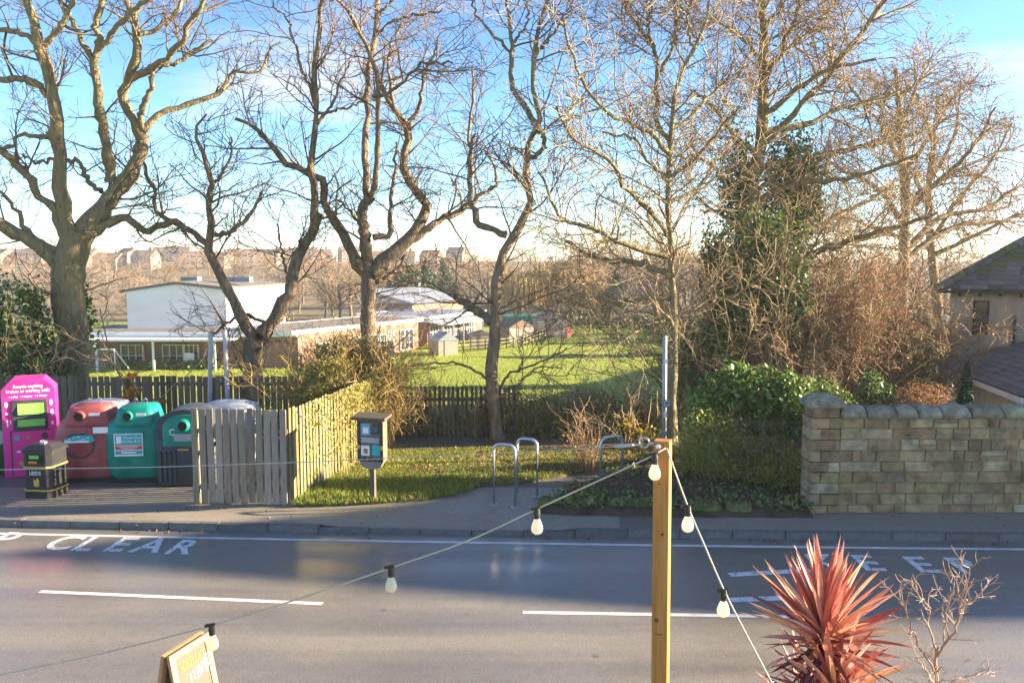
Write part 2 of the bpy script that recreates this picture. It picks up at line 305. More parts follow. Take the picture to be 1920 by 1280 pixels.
def grow(Pn, Rn, per_m, lmin, lmax, amin, amax, K, up=0.0, wig=.15, rr=.55, rmax=.05, rtip=.004, tmin=.1, cap=None, bias=None):
    N, KK, _ = Pn.shape
    L = np.linalg.norm(np.diff(Pn, axis=1), axis=2).sum(1); cnt = rng.poisson(per_m*L)
    idx = np.repeat(np.arange(N), cnt)
    if len(idx) == 0: return np.zeros((0, K, 3)), np.zeros((0, K))
    if cap and len(idx) > cap: idx = rng.choice(idx, cap, replace=False)
    n = len(idx); t = tmin+(1-tmin)*rng.random(n)**.85; f = t*(KK-1); i = np.minimum(f.astype(int), KK-2); fr = (f-i)[:, None]
    p = Pn[idx, i]*(1-fr)+Pn[idx, i+1]*fr; tg = nrm(Pn[idx, i+1]-Pn[idx, i]); r = Rn[idx, i]*(1-fr[:, 0])+Rn[idx, i+1]*fr[:, 0]
    perp = nrm(np.cross(tg, rng.normal(size=(n, 3)))); a = np.radians(rng.uniform(amin, amax, n))[:, None]
    d = np.cos(a)*tg+np.sin(a)*perp; d[:, 2] += up
    if bias is not None: d += np.asarray(bias)
    d = nrm(d); ln = rng.uniform(lmin, lmax, n)*(.55+.45*(1-t)+.2); r0 = np.minimum(r*rr, rmax)*rng.uniform(.7, 1.1, n); r0 = np.maximum(r0, rtip*1.2)
    out_ = np.empty((n, K, 3)); out_[:, 0] = p
    for k in range(1, K):
        out_[:, k] = out_[:, k-1]+d*(ln/(K-1))[:, None]
        d = d+rng.normal(size=(n, 3))*wig; d[:, 2] += up*.35
        d = nrm(d)
    s = np.linspace(0, 1, K)[None, :]
    return out_, r0[:, None]*(1-s)+rtip*s
def leafquads(C, size, aspect=.55, upb=0.0, jitter=.35):
    n = len(C); s = (size*(1+jitter*rng.normal(size=n))).clip(size*.35)[:, None]
    d = nrm(rng.normal(size=(n, 3))); nn = rng.normal(size=(n, 3)); nn[:, 2] += upb; sd_ = nrm(np.cross(d, nn)); up_ = np.cross(d, sd_)
    V = np.stack([C-d*s*.5, C+sd_*s*aspect*.5+up_*s*.08, C+d*s*.5, C-sd_*s*aspect*.5+up_*s*.08], 1).reshape(-1, 3)
    return V, np.arange(4*n).reshape(n, 4)
def blob_pts(ells, n, shell=.45):
    vol = np.array([e[3]*e[4]*e[5] for e in ells])**.67; pk = rng.choice(len(ells), n, p=vol/vol.sum()); E = np.array(ells, float)[pk]
    d = nrm(rng.normal(size=(n, 3))); ph = rng.normal(size=(12, 3))*3.2; w_ = np.cos(d @ ph.T+np.arange(12)).mean(1)
    rr_ = (shell+(1-shell)*rng.random(n)**.6)*(1+.85*w_+.06*rng.normal(size=n))
    return E[:, :3]+d*rr_[:, None]*E[:, 3:6]
def tz(x, y):
    def ss(a, b, v): v = np.clip((v-a)/(b-a), 0, 1); return v*v*(3-2*v)
    s = ss(24, 58, y)*(1-ss(7, 14, x)*(1-ss(45, 80, y)))
    base = -4.45*s-.12*(1-ss(22.0, 23.5, y))
    return base+ss(122, 430, y)*9.2+ss(430, 700, y)*-2.0
# ------------------------------------------------------------------ the setting
def grid(name, xs, ys, zf, mat):
    X, Y = np.meshgrid(xs, ys); Z = zf(X, Y); V = np.stack([X, Y, Z], -1).reshape(-1, 3); nx = len(xs)
    i = np.arange(len(ys)-1)[:, None]*nx+np.arange(nx-1)[None, :]; Q = np.stack([i, i+1, i+nx+1, i+nx], -1).reshape(-1, 4)
    return link(name, npmesh(name, V, Q, True), mat)
xs = np.unique(np.r_[np.linspace(-700, -60, 20), np.linspace(-60, 60, 61), np.linspace(60, 700, 20)])
tag(grid('field', xs, np.unique(np.r_[np.linspace(-60, 20, 9), np.linspace(20, 130, 56)]), tz, field_m), kind='structure')
tag(grid('hillside', xs, np.unique(np.r_[np.linspace(130, 440, 40), np.linspace(440, 1500, 20)]), lambda x, y: tz(x, y), hill_m), kind='structure')
def yk(x):
    xc = min(max(x, -10), 10); y = 14.63-.0465*xc+.0012*xc*xc
    return y+(x-xc)*(-.0465+.0024*xc)
def strip(name, x0, x1, fa, fb, z, mat, n=80, kind='structure', parent=None):
    m = MB(); xx = np.linspace(x0, x1, n)
    m.add([(x, fa(x), z) for x in xx]+[(x, fb(x), z) for x in xx], [(i, i+1, n+i+1, n+i) for i in range(n-1)])
    o = m.build(name, mat, parent)
    if kind: tag(o, kind=kind)
    return o
road = strip('road', -70, 70, lambda x: yk(x)-6.0, lambda x: yk(x)+.02, 0, road_m)
def kdrop(x): return -.07*max(0, min(1, (x+3.6)/.8))*max(0, min(1, (1.3-x)/.8))
m = MB(); xx = np.linspace(-70, 70, 281)
for row in (lambda x: (x, yk(x)+.125, .12+kdrop(x)), lambda x: (x, yk(x)+.9, .12), lambda x: (x, 17.4 if x < 30 else yk(x)+2.4, .12)): m.v += [row(x) for x in xx]
m.f = [(r*281+i, r*281+i+1, (r+1)*281+i+1, (r+1)*281+i) for r in (0, 1) for i in range(280)]
pave = tag(m.build('pavement', pave_m), kind='structure')
strip('near_pavement', -70, 70, lambda x: yk(x)-14.5, lambda x: yk(x)-6.13, .12, pave_m)
strip('yard', -30, 12, lambda x: 17.4, lambda x: 22.6, .12, yard_m)
kme = MB().box((0, 0, 0), (.895, .14, .3)).mesh('kerb_stone')
kme.materials.append(kerb_m)
for side in (0, 1):
    x = -18.0
    while x < 18:
        if side == 0 or abs(x) < 12:
            xm = x+.455; off = .06 if side == 0 else -6.06
            k = link('kerb_stone', kme, None, pave if side == 0 else bpy.data.objects['near_pavement'])
            drop = kdrop(xm) if side == 0 else 0
            k.location = (xm, yk(xm)+off, -.022+drop+random.uniform(-.006, .006)); k.rotation_euler = (0, 0, math.atan(yk(xm+.5)-yk(xm-.5)))
        x += .91
m = MB(); m.add([(1.9, yk(1.9)+.14, .124), (3.1, yk(3.1)+.14, .124), (3.25, 16.05, .124), (2.05, 16.1, .124)], [(0, 1, 2, 3)]); m.build('repair_patch', yard_m, pave)
# painted lines
strip('edge_line', -60, 60, lambda x: yk(x)-.46, lambda x: yk(x)-.36, .004, paint_m, parent=road, kind=None)
def quad_line(a, b, wd, name='centre_line', mat=paint_m):
    a, b = Vector(a), Vector(b); d = (b-a).normalized(); n_ = Vector((-d.y, d.x, 0))*wd/2; m = MB()
    m.add([a-n_, b-n_, b+n_, a+n_], [(0, 1, 2, 3)]); return m.build(name, mat, road)
quad_line(G(75, 1108, .004), G(605, 1131, .004), .1); quad_line(G(980, 1147, .004), G(1482, 1155, .004), .1)
quad_line(G(-600, 1090, .004), G(-250, 1099, .004), .1); quad_line(G(1990, 1166, .004), G(2500, 1172, .004), .1)
quad_line(G(1368, 1077, .004), G(1520, 1068, .004), .16, 'worn_bar', paint_w); quad_line(G(1370, 1124, .004), G(1500, 1119, .004), .16, 'worn_bar', paint_w)
dg = bpy.context.evaluated_depsgraph_get()
def text(s, size, mat, parent, loc, rot=(math.pi/2, 0, 0), sx=1.0, ext=0.0, bold=0.0, name='lettering', align='CENTER'):
    c = bpy.data.curves.new('t', 'FONT'); c.body = s; c.size = size; c.align_x = align; c.align_y = 'CENTER'; c.extrude = ext; c.offset = bold; c.resolution_u = 3
    o = bpy.data.objects.new('t', c); COL.objects.link(o); bpy.context.view_layer.update()
    me = bpy.data.meshes.new_from_object(o.evaluated_get(bpy.context.evaluated_depsgraph_get())); bpy.data.objects.remove(o); bpy.data.curves.remove(c)
    me.materials.clear(); ob = link(name, me, mat, parent); ob.location = loc; ob.rotation_euler = rot; ob.scale = (sx, 1, 1); return ob
def road_letter(ch, px, py, size, sx):
    p = G(px, py, .005); text(ch, size, paint_w, road, p, (0, 0, math.atan(yk(p.x+.5)-yk(p.x-.5))), sx, 0, .02, 'road_letter')
for ch, px, py in zip('KEEPCLEAR', (-290, -205, -115, 5, 118, 165, 225, 283, 342), (1004, 1006, 1008, 1011, 1018, 1020, 1021, 1023, 1026)): road_letter(ch, px, py, 1.0, .72)
for ch, px, py in zip('KEEPCLEAR', (1545, 1628, 1728, 1808, 1975, 2060, 2140, 2220, 2300), (1054, 1056, 1059, 1061, 1062, 1063, 1064, 1065, 1066)): road_letter(ch, px, py, 1.0, .75)
# verge and planting bed
def patch(name, pts, z0, bulge, mat, n=26):
    """bumpy sheet inside a convex-ish outline of ground pixels"""
    pts = [G(a, b, .12) for a, b in pts]; c = sum(pts, Vector())/len(pts); m = MB(); rings = []
    dense = []
    for i, a in enumerate(pts):
        b = pts[(i+1) % len(pts)]; k = max(1, int((b-a).length/.3)); dense += [a.lerp(b, j/k) for j in range(k)]
    fr = [1.0, .97, .9, .8, .65, .5, .35, .2, .08]
    for f in fr:
        rings.append([Vector((c.x+(p.x-c.x)*f+random.uniform(-.04, .04)*(f > .99), c.y+(p.y-c.y)*f+random.uniform(-.04, .04)*(f > .99), .10 if f > .99 else z0+bulge*(1-f*f)+random.uniform(-.015, .015))) for p in dense])
    m.loft(rings, False); k = len(dense); m.f.append(tuple(range((len(fr)-1)*k, len(fr)*k)))
    o = m.build(name, mat, None, True); return tag(o, kind='structure'), dense, c
VERGE = [(545, 951), (620, 950), (700, 946), (790, 940), (850, 931), (905, 914), (1000, 905), (1090, 888), (1180, 870), (1235, 850), (1180, 842), (1000, 842), (860, 845), (720, 848), (690, 862), (640, 888), (590, 918)]
verge, vd, vc = patch('verge', VERGE, .15, .05, turf_m)
BED = [(1005, 964), (1100, 967), (1300, 970), (1523, 971), (1526, 915), (1526, 860), (1440, 846), (1300, 846), (1235, 858), (1170, 885), (1085, 915), (1030, 940)]
bed, bd, bc = patch('planting_bed', BED, .2, .22, soil_m)
def inpoly(p, poly):
    x, y = p; c = False; j = len(poly)-1
    for i in range(len(poly)):
        a, b = poly[i], poly[j]
        if (a[1] > y) != (b[1] > y) and x < (b[0]-a[0])*(y-a[1])/(b[1]-a[1])+a[0]: c = not c
        j = i
    return c
def sample_poly(dense, n):
    pl = [(p.x, p.y) for p in dense]; x0 = min(a for a, _ in pl); x1 = max(a for a, _ in pl); y0 = min(b for _, b in pl); y1 = max(b for _, b in pl); o = []
    while len(o) < n:
        p = (random.uniform(x0, x1), random.uniform(y0, y1))
        if inpoly(p, pl): o.append(p)
    return np.array(o)
gp = sample_poly(vd, 42000); keep = np.cos(gp[:, 0]*2.1+1)*np.cos(gp[:, 1]*2.7)+.9+rng.normal(size=len(gp))*.7-.35*(gp[:, 0]+1.5).clip(0) > 0; gp = gp[keep]
n = len(gp); h = rng.uniform(.03, .10, n)*np.where(gp[:, 1] < 18.2, 1.5, 1.0); a = rng.uniform(0, 6.28, n); lean = rng.normal(size=(n, 2))*.04
b0 = np.c_[gp, np.full(n, .165)]; wv = np.c_[np.cos(a), np.sin(a), np.zeros(n)]*.009
V = np.stack([b0-wv, b0+wv, b0+np.c_[lean, h]], 1).reshape(-1, 3)
tag(link('grass', npmesh('grass', V, np.arange(3*n).reshape(n, 3)), grass_m), 'short green grass with worn patches on the verge', 'grass', kind='stuff')
lp = sample_poly(vd, 4200); C = np.c_[lp, np.full(len(lp), .2)+rng.random(len(lp))*.03]
lp2 = sample_poly(bd, 900); C2 = np.c_[lp2, np.full(len(lp2), .30)+rng.random(len(lp2))*.08]
lp3 = np.c_[rng.uniform(-12, 10, 130), rng.uniform(14.6, 16.9, 130)]; C3 = np.c_[lp3, np.full(130, .135)]; gx_ = rng.uniform(-14, 12, 520); gx_ = gx_[(np.sin(gx_*1.7)+rng.normal(size=520)*.6) > .2]; C3 = np.vstack([C3, np.c_[gx_, [yk(v)-.05-abs(rng.normal())*.10 for v in gx_], np.full(len(gx_), .014)]])
V, Q = leafquads(np.vstack([C, C2, C3]), .055, .6, 9)
tag(link('fallen_leaves', npmesh('fallen_leaves', V, Q), litter_m), 'brown fallen leaves scattered over verge and pavement', 'leaves', kind='stuff')
# mossy edging stones along the bed
for i, (px, py, L_) in enumerate([(1045, 952, .75), (1105, 953, .7), (1170, 955, .75), (1215, 957, .5), (1318, 962, .7), (1385, 963, .5)]):
    p = G(px, py, .12); m = MB(); nn = 12
    m.loft([[(L_/2*sx*math.copysign(abs(math.cos(t))**.6, math.cos(t)), .17*sx*math.copysign(abs(math.sin(t))**.6, math.sin(t)), z+.03*math.sin(3*t+i)+random.uniform(-.015, .015)) for t in [2*math.pi*k/nn for k in range(nn)]] for z, sx in ((-.02, 1.0), (.1, 1.02), (.17, .93), (.21, .7))])
    o = m.build('edging_stone', moss_m, None, True); o.location = p; o.rotation_euler = (0, 0, random.uniform(-.1, .1))
    tag(o, 'long low moss-covered edging stone at the front of the planting bed', 'stone', 'mossy stones edging the bed')
# ------------------------------------------------------------------ trees
def traced(Y0, limbs, K=18, wig=.02, spread=.35, seed=0):
    """limbs: (pixel points, r0, r1 in photo pixels).  Each limb leaves its parent in depth as well."""
    rs = random.Random(seed); allpx = []; Pn = []; Rn = []
    for li, (pts, r0, r1) in enumerate(limbs):
        if li == 0: ys = Y0; dy = 0
        else:
            a = np.array(allpx); d = (a[:, 0]-pts[0][0])**2+(a[:, 1]-pts[0][1])**2; j = int(d.argmin()); ys = a[j, 2]; dy = rs.choice((-1, 1))*rs.uniform(.5, 1)*spread
        pts2 = np.array(pts, float); seg = np.r_[0, np.cumsum(np.hypot(*np.diff(pts2, axis=0).T))]; tot = seg[-1]
        Ys = [ys+dy*(s/F*Y0) for s in seg]
        w3 = [P(p[0], p[1], y) for p, y in zip(pts, Ys)]
        rr_ = np.interp(seg/tot, [0, 1], [r0, r1])*Y0/F
        q, r = resample(w3, rr_, K, wig if li else wig*.5); Pn.append(q); Rn.append(r)
        pq, _ = resample(np.c_[pts2, Ys], rr_, 30); allpx += [tuple(v) for v in pq]
    return np.array(Pn), np.array(Rn)
def bare_tree(name, label, Y0, limbs, bark, twig, lv, seed=0, flare=1.3, trunk=1.0, spread=.35, leaves=None, group=None, wig=.03, bias=None, up=.12, dens=1.0):
    Pn, Rn = traced(Y0, limbs, seed=seed, spread=spread, wig=wig)
    Rn = Rn*.8; Rn[0] *= trunk; Rn[0] *= 1+(flare-1)*np.exp(-np.linspace(0, 9, Rn.shape[1]))
    lump = 1+.10*rng.normal(size=Rn.shape); Rn = Rn*lump
    base = Vector(Pn[0][0]); base.z = min(base.z, float(tz(base.x, base.y))+.05)
    root = empty(name, base, 0, label, 'tree', group); b = np.array(base)
    L1, R1 = grow(Pn, Rn, lv[0]*1.25, .9, 2.6, 35, 80, 9, up, .17, .42, .036, .010, .25, bias=bias)
    L2, R2 = grow(L1, R1, lv[1]*1.25, .45, 1.35, 30, 75, 6, .08, .22, .6, .022, .008, .12, cap=int(3800*dens), bias=bias)
    Lx, Rx = grow(Pn, Rn, lv[3] if len(lv) > 3 else .5, .3, .9, 50, 90, 5, .05, .25, .3, .015, .005, .2)
    L3, R3 = grow(np.concatenate([L2]), np.concatenate([R2]), lv[2]*1.5, .25, .75, 25, 70, 3, .03, .2, .7, .010, .0055, .1, cap=int(11000*dens), bias=bias)
    V, Q = tubes([(Pn, Rn, 10)]); link('trunk', npmesh('trunk', V-b, Q, True), bark, root)
    V, Q = tubes([(L1, R1, 6), (L2, R2, 3), (Lx, Rx, 3), (L3, R3, 3)]); cr_ = link('crown', npmesh('crown', V-b, Q, True), twig, root)
    if leaves:
        n_, sz, lm = leaves; src = L3[rng.integers(0, len(L3), n_), rng.integers(1, 3, n_)]; V, Q = leafquads(src+rng.normal(size=src.shape)*.03, sz, .6)
        tag(link('dry_leaves', npmesh('dry_leaves', V-b, Q), lm, root), kind='stuff')
    return root, L2
treeA = [([(142, 815), (140, 720), (138, 640), (128, 560), (128, 500), (140, 455), (152, 430)], 33, 34),
 ([(118, 505), (95, 480), (70, 458), (35, 438), (0, 420), (-70, 385), (-140, 370)], 19, 9),
 ([(135, 465), (122, 420), (118, 370), (110, 300), (105, 220), (98, 170), (85, 115), (70, 75), (62, 40), (50, 0), (42, -70)], 21, 7),
 ([(145, 450), (185, 400), (230, 345), (258, 300), (268, 258)], 27, 14),
 ([(72, 80), (40, 62), (0, 55), (-50, 45)], 7, 4), ([(80, 88), (105, 62), (125, 30), (142, -5), (150, -50)], 7, 4),
 ([(90, 182), (65, 158), (30, 147), (0, 150), (-50, 130)], 9, 5), ([(102, 245), (80, 258), (45, 250), (20, 275), (-10, 285), (-50, 280)], 6, 3),
 ([(208, 340), (200, 280), (190, 220), (180, 150), (178, 108)], 13, 9),
 ([(178, 108), (162, 92), (140, 50), (125, 20), (100, -20)], 7, 4), ([(178, 105), (186, 70), (180, 50), (190, 10), (197, -50)], 8, 5),
 ([(186, 92), (215, 55), (245, 25), (292, -10), (320, -50)], 7, 4),
 ([(266, 262), (245, 220), (230, 175), (240, 150), (258, 110), (255, 70), (250, 30), (235, -5), (230, -50)], 13, 7),
 ([(243, 150), (280, 130), (310, 110), (340, 80), (350, 45), (375, 15), (388, -30)], 9, 4),
 ([(280, 126), (330, 118), (365, 95), (399, 75)], 6, 4), ([(260, 65), (290, 55), (320, 35), (345, 0), (360, -40)], 6, 4),
 ([(268, 258), (265, 210), (285, 155), (280, 125)], 8, 5),
 ([(270, 245), (300, 215), (340, 200), (380, 185), (420, 168), (426, 145), (440, 135), (487, 132), (500, 100), (527, 78)], 8, 2.5),
 ([(160, 445), (210, 415), (238, 408), (268, 430), (300, 425), (330, 415), (348, 432)], 12, 6),
 ([(118, 440), (95, 390), (70, 365), (60, 335), (35, 312), (0, 285), (-60, 260)], 11, 6),
 ([(190, 360), (165, 342), (155, 312), (143, 298), (132, 308)], 6, 4), ([(135, 305), (100, 300), (70, 305), (45, 290)], 5, 3),
 ([(108, 470), (60, 440), (20, 380), (-30, 330)], 7, 3)]
bare_tree('bare_tree', 'huge mossy bare tree with thick upright limbs behind the pink recycling machine', 25, treeA, bark_a, twig_a, (1.5, 2.6, 1.8, 1.2), 1)
treeB = [([(476, 800), (474, 720), (474, 660), (482, 628)], 24, 22),
 ([(476, 632), (450, 590), (430, 545), (405, 500), (392, 460), (400, 420), (392, 380), (400, 340), (378, 290), (366, 250), (388, 215)], 14, 2.5),
 ([(392, 470), (365, 440), (330, 420), (295, 395), (287, 350), (270, 310), (262, 285)], 8, 3),
 ([(490, 630), (520, 590), (545, 540), (555, 490), (572, 455), (590, 425), (602, 400)], 18, 10),
 ([(560, 480), (585, 430), (592, 345), (585, 310), (591, 250), (593, 190), (588, 150), (600, 70), (606, 0), (608, -50)], 9, 4),
 ([(590, 180), (570, 140), (555, 90), (540, 40), (515, 10)], 4, 2), ([(590, 240), (620, 200), (640, 150), (660, 110)], 4, 2),
 ([(593, 215), (640, 205), (680, 190)], 4, 2), ([(400, 440), (440, 430), (470, 400), (490, 360)], 6, 3), ([(402, 345), (430, 300), (435, 260)], 4, 2),
 ([(500, 610), (460, 590), (420, 610), (390, 640)], 5, 2.5), ([(545, 545), (530, 480), (520, 420)], 4, 2)]
bare_tree('bare_tree', 'forked bare tree behind the two slanting grey poles', 26, treeB, bark_b, twig_a, (2.2, 2.8, 1.8, .8), 2)
treeC = [([(690, 795), (690, 720), (690, 640), (690, 560), (690, 510)], 22, 22),
 ([(684, 515), (655, 465), (628, 415), (603, 370), (610, 345), (590, 330), (545, 310), (503, 268), (480, 240), (440, 225)], 14, 3),
 ([(690, 515), (686, 460), (680, 420), (680, 390), (694, 368)], 15, 11),
 ([(690, 375), (685, 330), (686, 220), (689, 140), (700, 105), (706, 60), (708, 0), (700, -60)], 8, 5),
 ([(696, 368), (708, 310), (710, 210), (704, 130), (690, 90), (670, 50), (640, 10), (610, -20)], 7, 3),
 ([(700, 515), (738, 472), (770, 445), (790, 420), (800, 390), (795, 370), (778, 358), (765, 330), (756, 308), (768, 265), (765, 245), (745, 215), (728, 188), (713, 158), (703, 122)], 17, 5),
 ([(766, 245), (770, 232), (785, 200), (795, 150), (810, 110), (822, 75)], 6, 2.5), ([(765, 240), (740, 205), (735, 170), (730, 130), (735, 75), (756, 40)], 5, 3),
 ([(768, 450), (800, 430), (835, 405), (870, 390), (900, 370), (922, 350)], 11, 5),
 ([(880, 385), (885, 330), (880, 260), (885, 200), (886, 120)], 5, 2), ([(920, 355), (932, 345), (925, 310), (905, 280)], 4, 2),
 ([(700, 445), (733, 438), (731, 400), (735, 360), (742, 300), (746, 265)], 7, 3),
 ([(705, 70), (735, 40), (770, 30), (830, 20)], 4, 2), ([(708, 30), (735, 0), (745, -40)], 4, 2),
 ([(700, 180), (740, 170), (790, 120), (850, 120)], 4, 2), ([(690, 530), (730, 520), (760, 480)], 6, 3), ([(676, 470), (690, 440), (640, 380), (620, 380)], 4, 2)]
bare_tree('bare_tree', 'bare tree with several tall twin stems rising behind the golden bush', 27, treeC, bark_b, twig_a, (2.0, 2.8, 1.8, .8), 3, trunk=.82)
treeD = [([(937, 850), (930, 800), (924, 740), (922, 690), (927, 620), (930, 560), (937, 490), (955, 450), (985, 410), (998, 370), (986, 345), (985, 300), (995, 265), (1010, 240), (1012, 210), (1000, 170), (1000, 120), (1008, 70), (1010, 30), (1025, 0), (1032, -60)], 19, 4.5),
 ([(950, 440), (920, 430), (895, 415), (889, 390), (882, 360), (878, 300), (890, 250)], 9, 3),
 ([(1006, 235), (985, 200), (965, 170), (958, 130), (960, 80), (955, 40), (948, -20)], 7, 3.5),
 ([(988, 300), (1015, 285), (1020, 262), (1008, 240)], 6, 5), ([(922, 605), (895, 583), (872, 570), (855, 553)], 11, 8),
 ([(927, 735), (960, 700), (1010, 680), (1065, 655)], 3.5, 1.5), ([(925, 720), (880, 690), (830, 680), (760, 690)], 3.5, 1.5), ([(930, 745), (970, 720), (1010, 690), (1050, 690)], 3, 1.5),
 ([(1002, 110), (1030, 70), (1060, 30), (1080, 0)], 4, 2), ([(960, 100), (920, 60), (890, 20), (880, -20)], 4, 2), ([(960, 80), (990, 40), (985, -10)], 3.5, 2)]
bare_tree('bare_tree', 'slender twisting bare tree standing in the hedge behind the bicycle stands', 22.3, treeD, bark_b, twig_a, (1.7, 2.6, 1.8, .7), 4, flare=1.35, trunk=.8)
treeE = [([(1258, 850), (1262, 700), (1262, 600), (1258, 480), (1252, 400), (1256, 300), (1260, 230), (1264, 180), (1278, 130), (1302, 90), (1322, 50), (1332, -20)], 12, 3),
 ([(1256, 265), (1232, 230), (1232, 160), (1226, 90), (1190, 45), (1165, 0), (1150, -30)], 6, 3), ([(1258, 290), (1205, 238), (1150, 215), (1110, 180), (1080, 120), (1062, 40)], 6, 2.5),
 ([(1252, 440), (1210, 385), (1170, 352), (1140, 300), (1090, 270), (1060, 240), (1040, 205)], 7, 2.5), ([(1254, 480), (1180, 462), (1120, 430), (1060, 412), (1032, 370), (1012, 320)], 7, 2.5),
 ([(1258, 520), (1200, 492), (1150, 488), (1100, 478), (1060, 450)], 9, 4), ([(1262, 240), (1310, 205), (1360, 150), (1400, 120)], 5, 2.5), ([(1258, 330), (1310, 290), (1360, 230), (1390, 200)], 5, 2.5),
 ([(1232, 150), (1260, 90), (1270, 40), (1265, -20)], 5, 2.5), ([(1228, 100), (1215, 50), (1225, 0)], 4, 2), ([(1256, 380), (1310, 350), (1340, 300)], 5, 2), ([(1255, 340), (1210, 300), (1190, 260), (1130, 250)], 5, 2),
 ([(1258, 560), (1200, 560), (1150, 575), (1100, 620)], 6, 2), ([(1260, 600), (1210, 610), (1170, 640)], 5, 2), ([(1300, 92), (1290, 40), (1300, -10)], 4, 2)]
bare_tree('bare_tree', 'twiggy bare tree with a thin straight trunk beside the signpost', 22, treeE, bark_c, twig_b, (3.2, 3.2, 2.2, 1.2), 5, spread=.6, dens=1.5)
treeF = [([(1378, 850), (1380, 700), (1386, 560), (1392, 450), (1402, 390), (1416, 320), (1426, 275), (1430, 200), (1432, 100), (1428, 0), (1425, -60)], 24, 8),
 ([(1425, 275), (1480, 222), (1540, 160), (1600, 80), (1660, 0), (1690, -40)], 9, 4), ([(1428, 250), (1500, 235), (1580, 205), (1690, 175), (1740, 140)], 8, 3),
 ([(1430, 170), (1460, 100), (1490, 40), (1505, -20)], 6, 3), ([(1430, 130), (1480, 90), (1540, 40), (1580, -20)], 6, 3), ([(1416, 322), (1470, 302), (1560, 288), (1700, 258), (1780, 220)], 8, 3),
 ([(1404, 385), (1480, 350), (1600, 332), (1720, 290)], 8, 3), ([(1392, 520), (1460, 500), (1560, 462), (1700, 420), (1760, 400)], 9, 3), ([(1390, 540), (1480, 545), (1600, 560), (1720, 600), (1800, 650)], 9, 3),
 ([(1420, 290), (1382, 262), (1340, 205), (1300, 170)], 7, 3), ([(1402, 410), (1372, 360), (1335, 310), (1300, 290)], 8, 3), ([(1430, 120), (1400, 80), (1365, 50), (1330, 30)], 5, 2.5),
 ([(1394, 440), (1350, 400), (1310, 395)], 7, 3), ([(1430, 60), (1460, 20), (1470, -20)], 5, 3), ([(1404, 380), (1450, 330), (1500, 320), (1540, 310)], 7, 3),
 ([(1388, 580), (1450, 600), (1520, 640), (1600, 680)], 7, 2.5), ([(1390, 500), (1470, 450), (1580, 400), (1680, 350)], 8, 3), ([(1428, 220), (1490, 170), (1560, 130), (1640, 110)], 7, 3)]
bare_tree('ivy_tree', 'tall ivy-clad bare tree with limbs sweeping out over the stone wall', 26, treeF, bark_c, twig_b, (3.4, 3.4, 2.4, 1.0), 6, spread=.5, leaves=(3500, .05, leaf_brown), dens=1.9, up=.04)
treeG = [([(1690, 720), (1692, 600), (1695, 480), (1698, 380), (1690, 290), (1685, 200), (1680, 130)], 17, 5),
 ([(1695, 470), (1770, 405), (1850, 390), (1910, 350), (1960, 340)], 8, 3), ([(1695, 490), (1760, 440), (1820, 418), (1880, 415), (1930, 390)], 8, 3), ([(1696, 400), (1760, 340), (1820, 280), (1870, 200)], 7, 2.5),
 ([(1692, 330), (1740, 260), (1790, 180), (1830, 150)], 6, 2), ([(1690, 300), (1650, 230), (1600, 170), (1580, 130)], 6, 2), ([(1696, 420), (1640, 350), (1580, 320), (1540, 290)], 7, 2), ([(1688, 240), (1720, 160), (1750, 100)], 5, 2),
 ([(1696, 450), (1620, 420), (1560, 400)], 6, 2), ([(1697, 380), (1780, 330), (1860, 290), (1930, 270)], 6, 2)]
bare_tree('bare_tree', 'wide bare tree with russet twigs behind the stone house', 42, treeG, bark_b, twig_c, (3.2, 2.8, 1.8, .4), 7, spread=.5, leaves=(6500, .09, leaf_brown), up=.05, dens=1.6)
treeH = [([(1765, 740), (1760, 600), (1745, 460), (1742, 360), (1750, 280), (1760, 180)], 14, 4), ([(1745, 450), (1800, 370), (1860, 300), (1900, 230)], 6, 2), ([(1744, 400), (1700, 300), (1660, 220), (1640, 150)], 6, 2),
 ([(1744, 340), (1790, 250), (1800, 170)], 5, 2), ([(1748, 480), (1830, 440), (1910, 400)], 6, 2), ([(1744, 420), (1680, 370), (1620, 340)], 5, 2), ([(1752, 270), (1720, 190), (1715, 110)], 5, 2)]
bare_tree('bare_tree', 'second russet-twigged bare tree further back behind the stone house', 50, treeH, bark_b, twig_c, (2.0, 2.4, 1.6, .4), 8, spread=.5, leaves=(4000, .10, leaf_brown), up=.05)
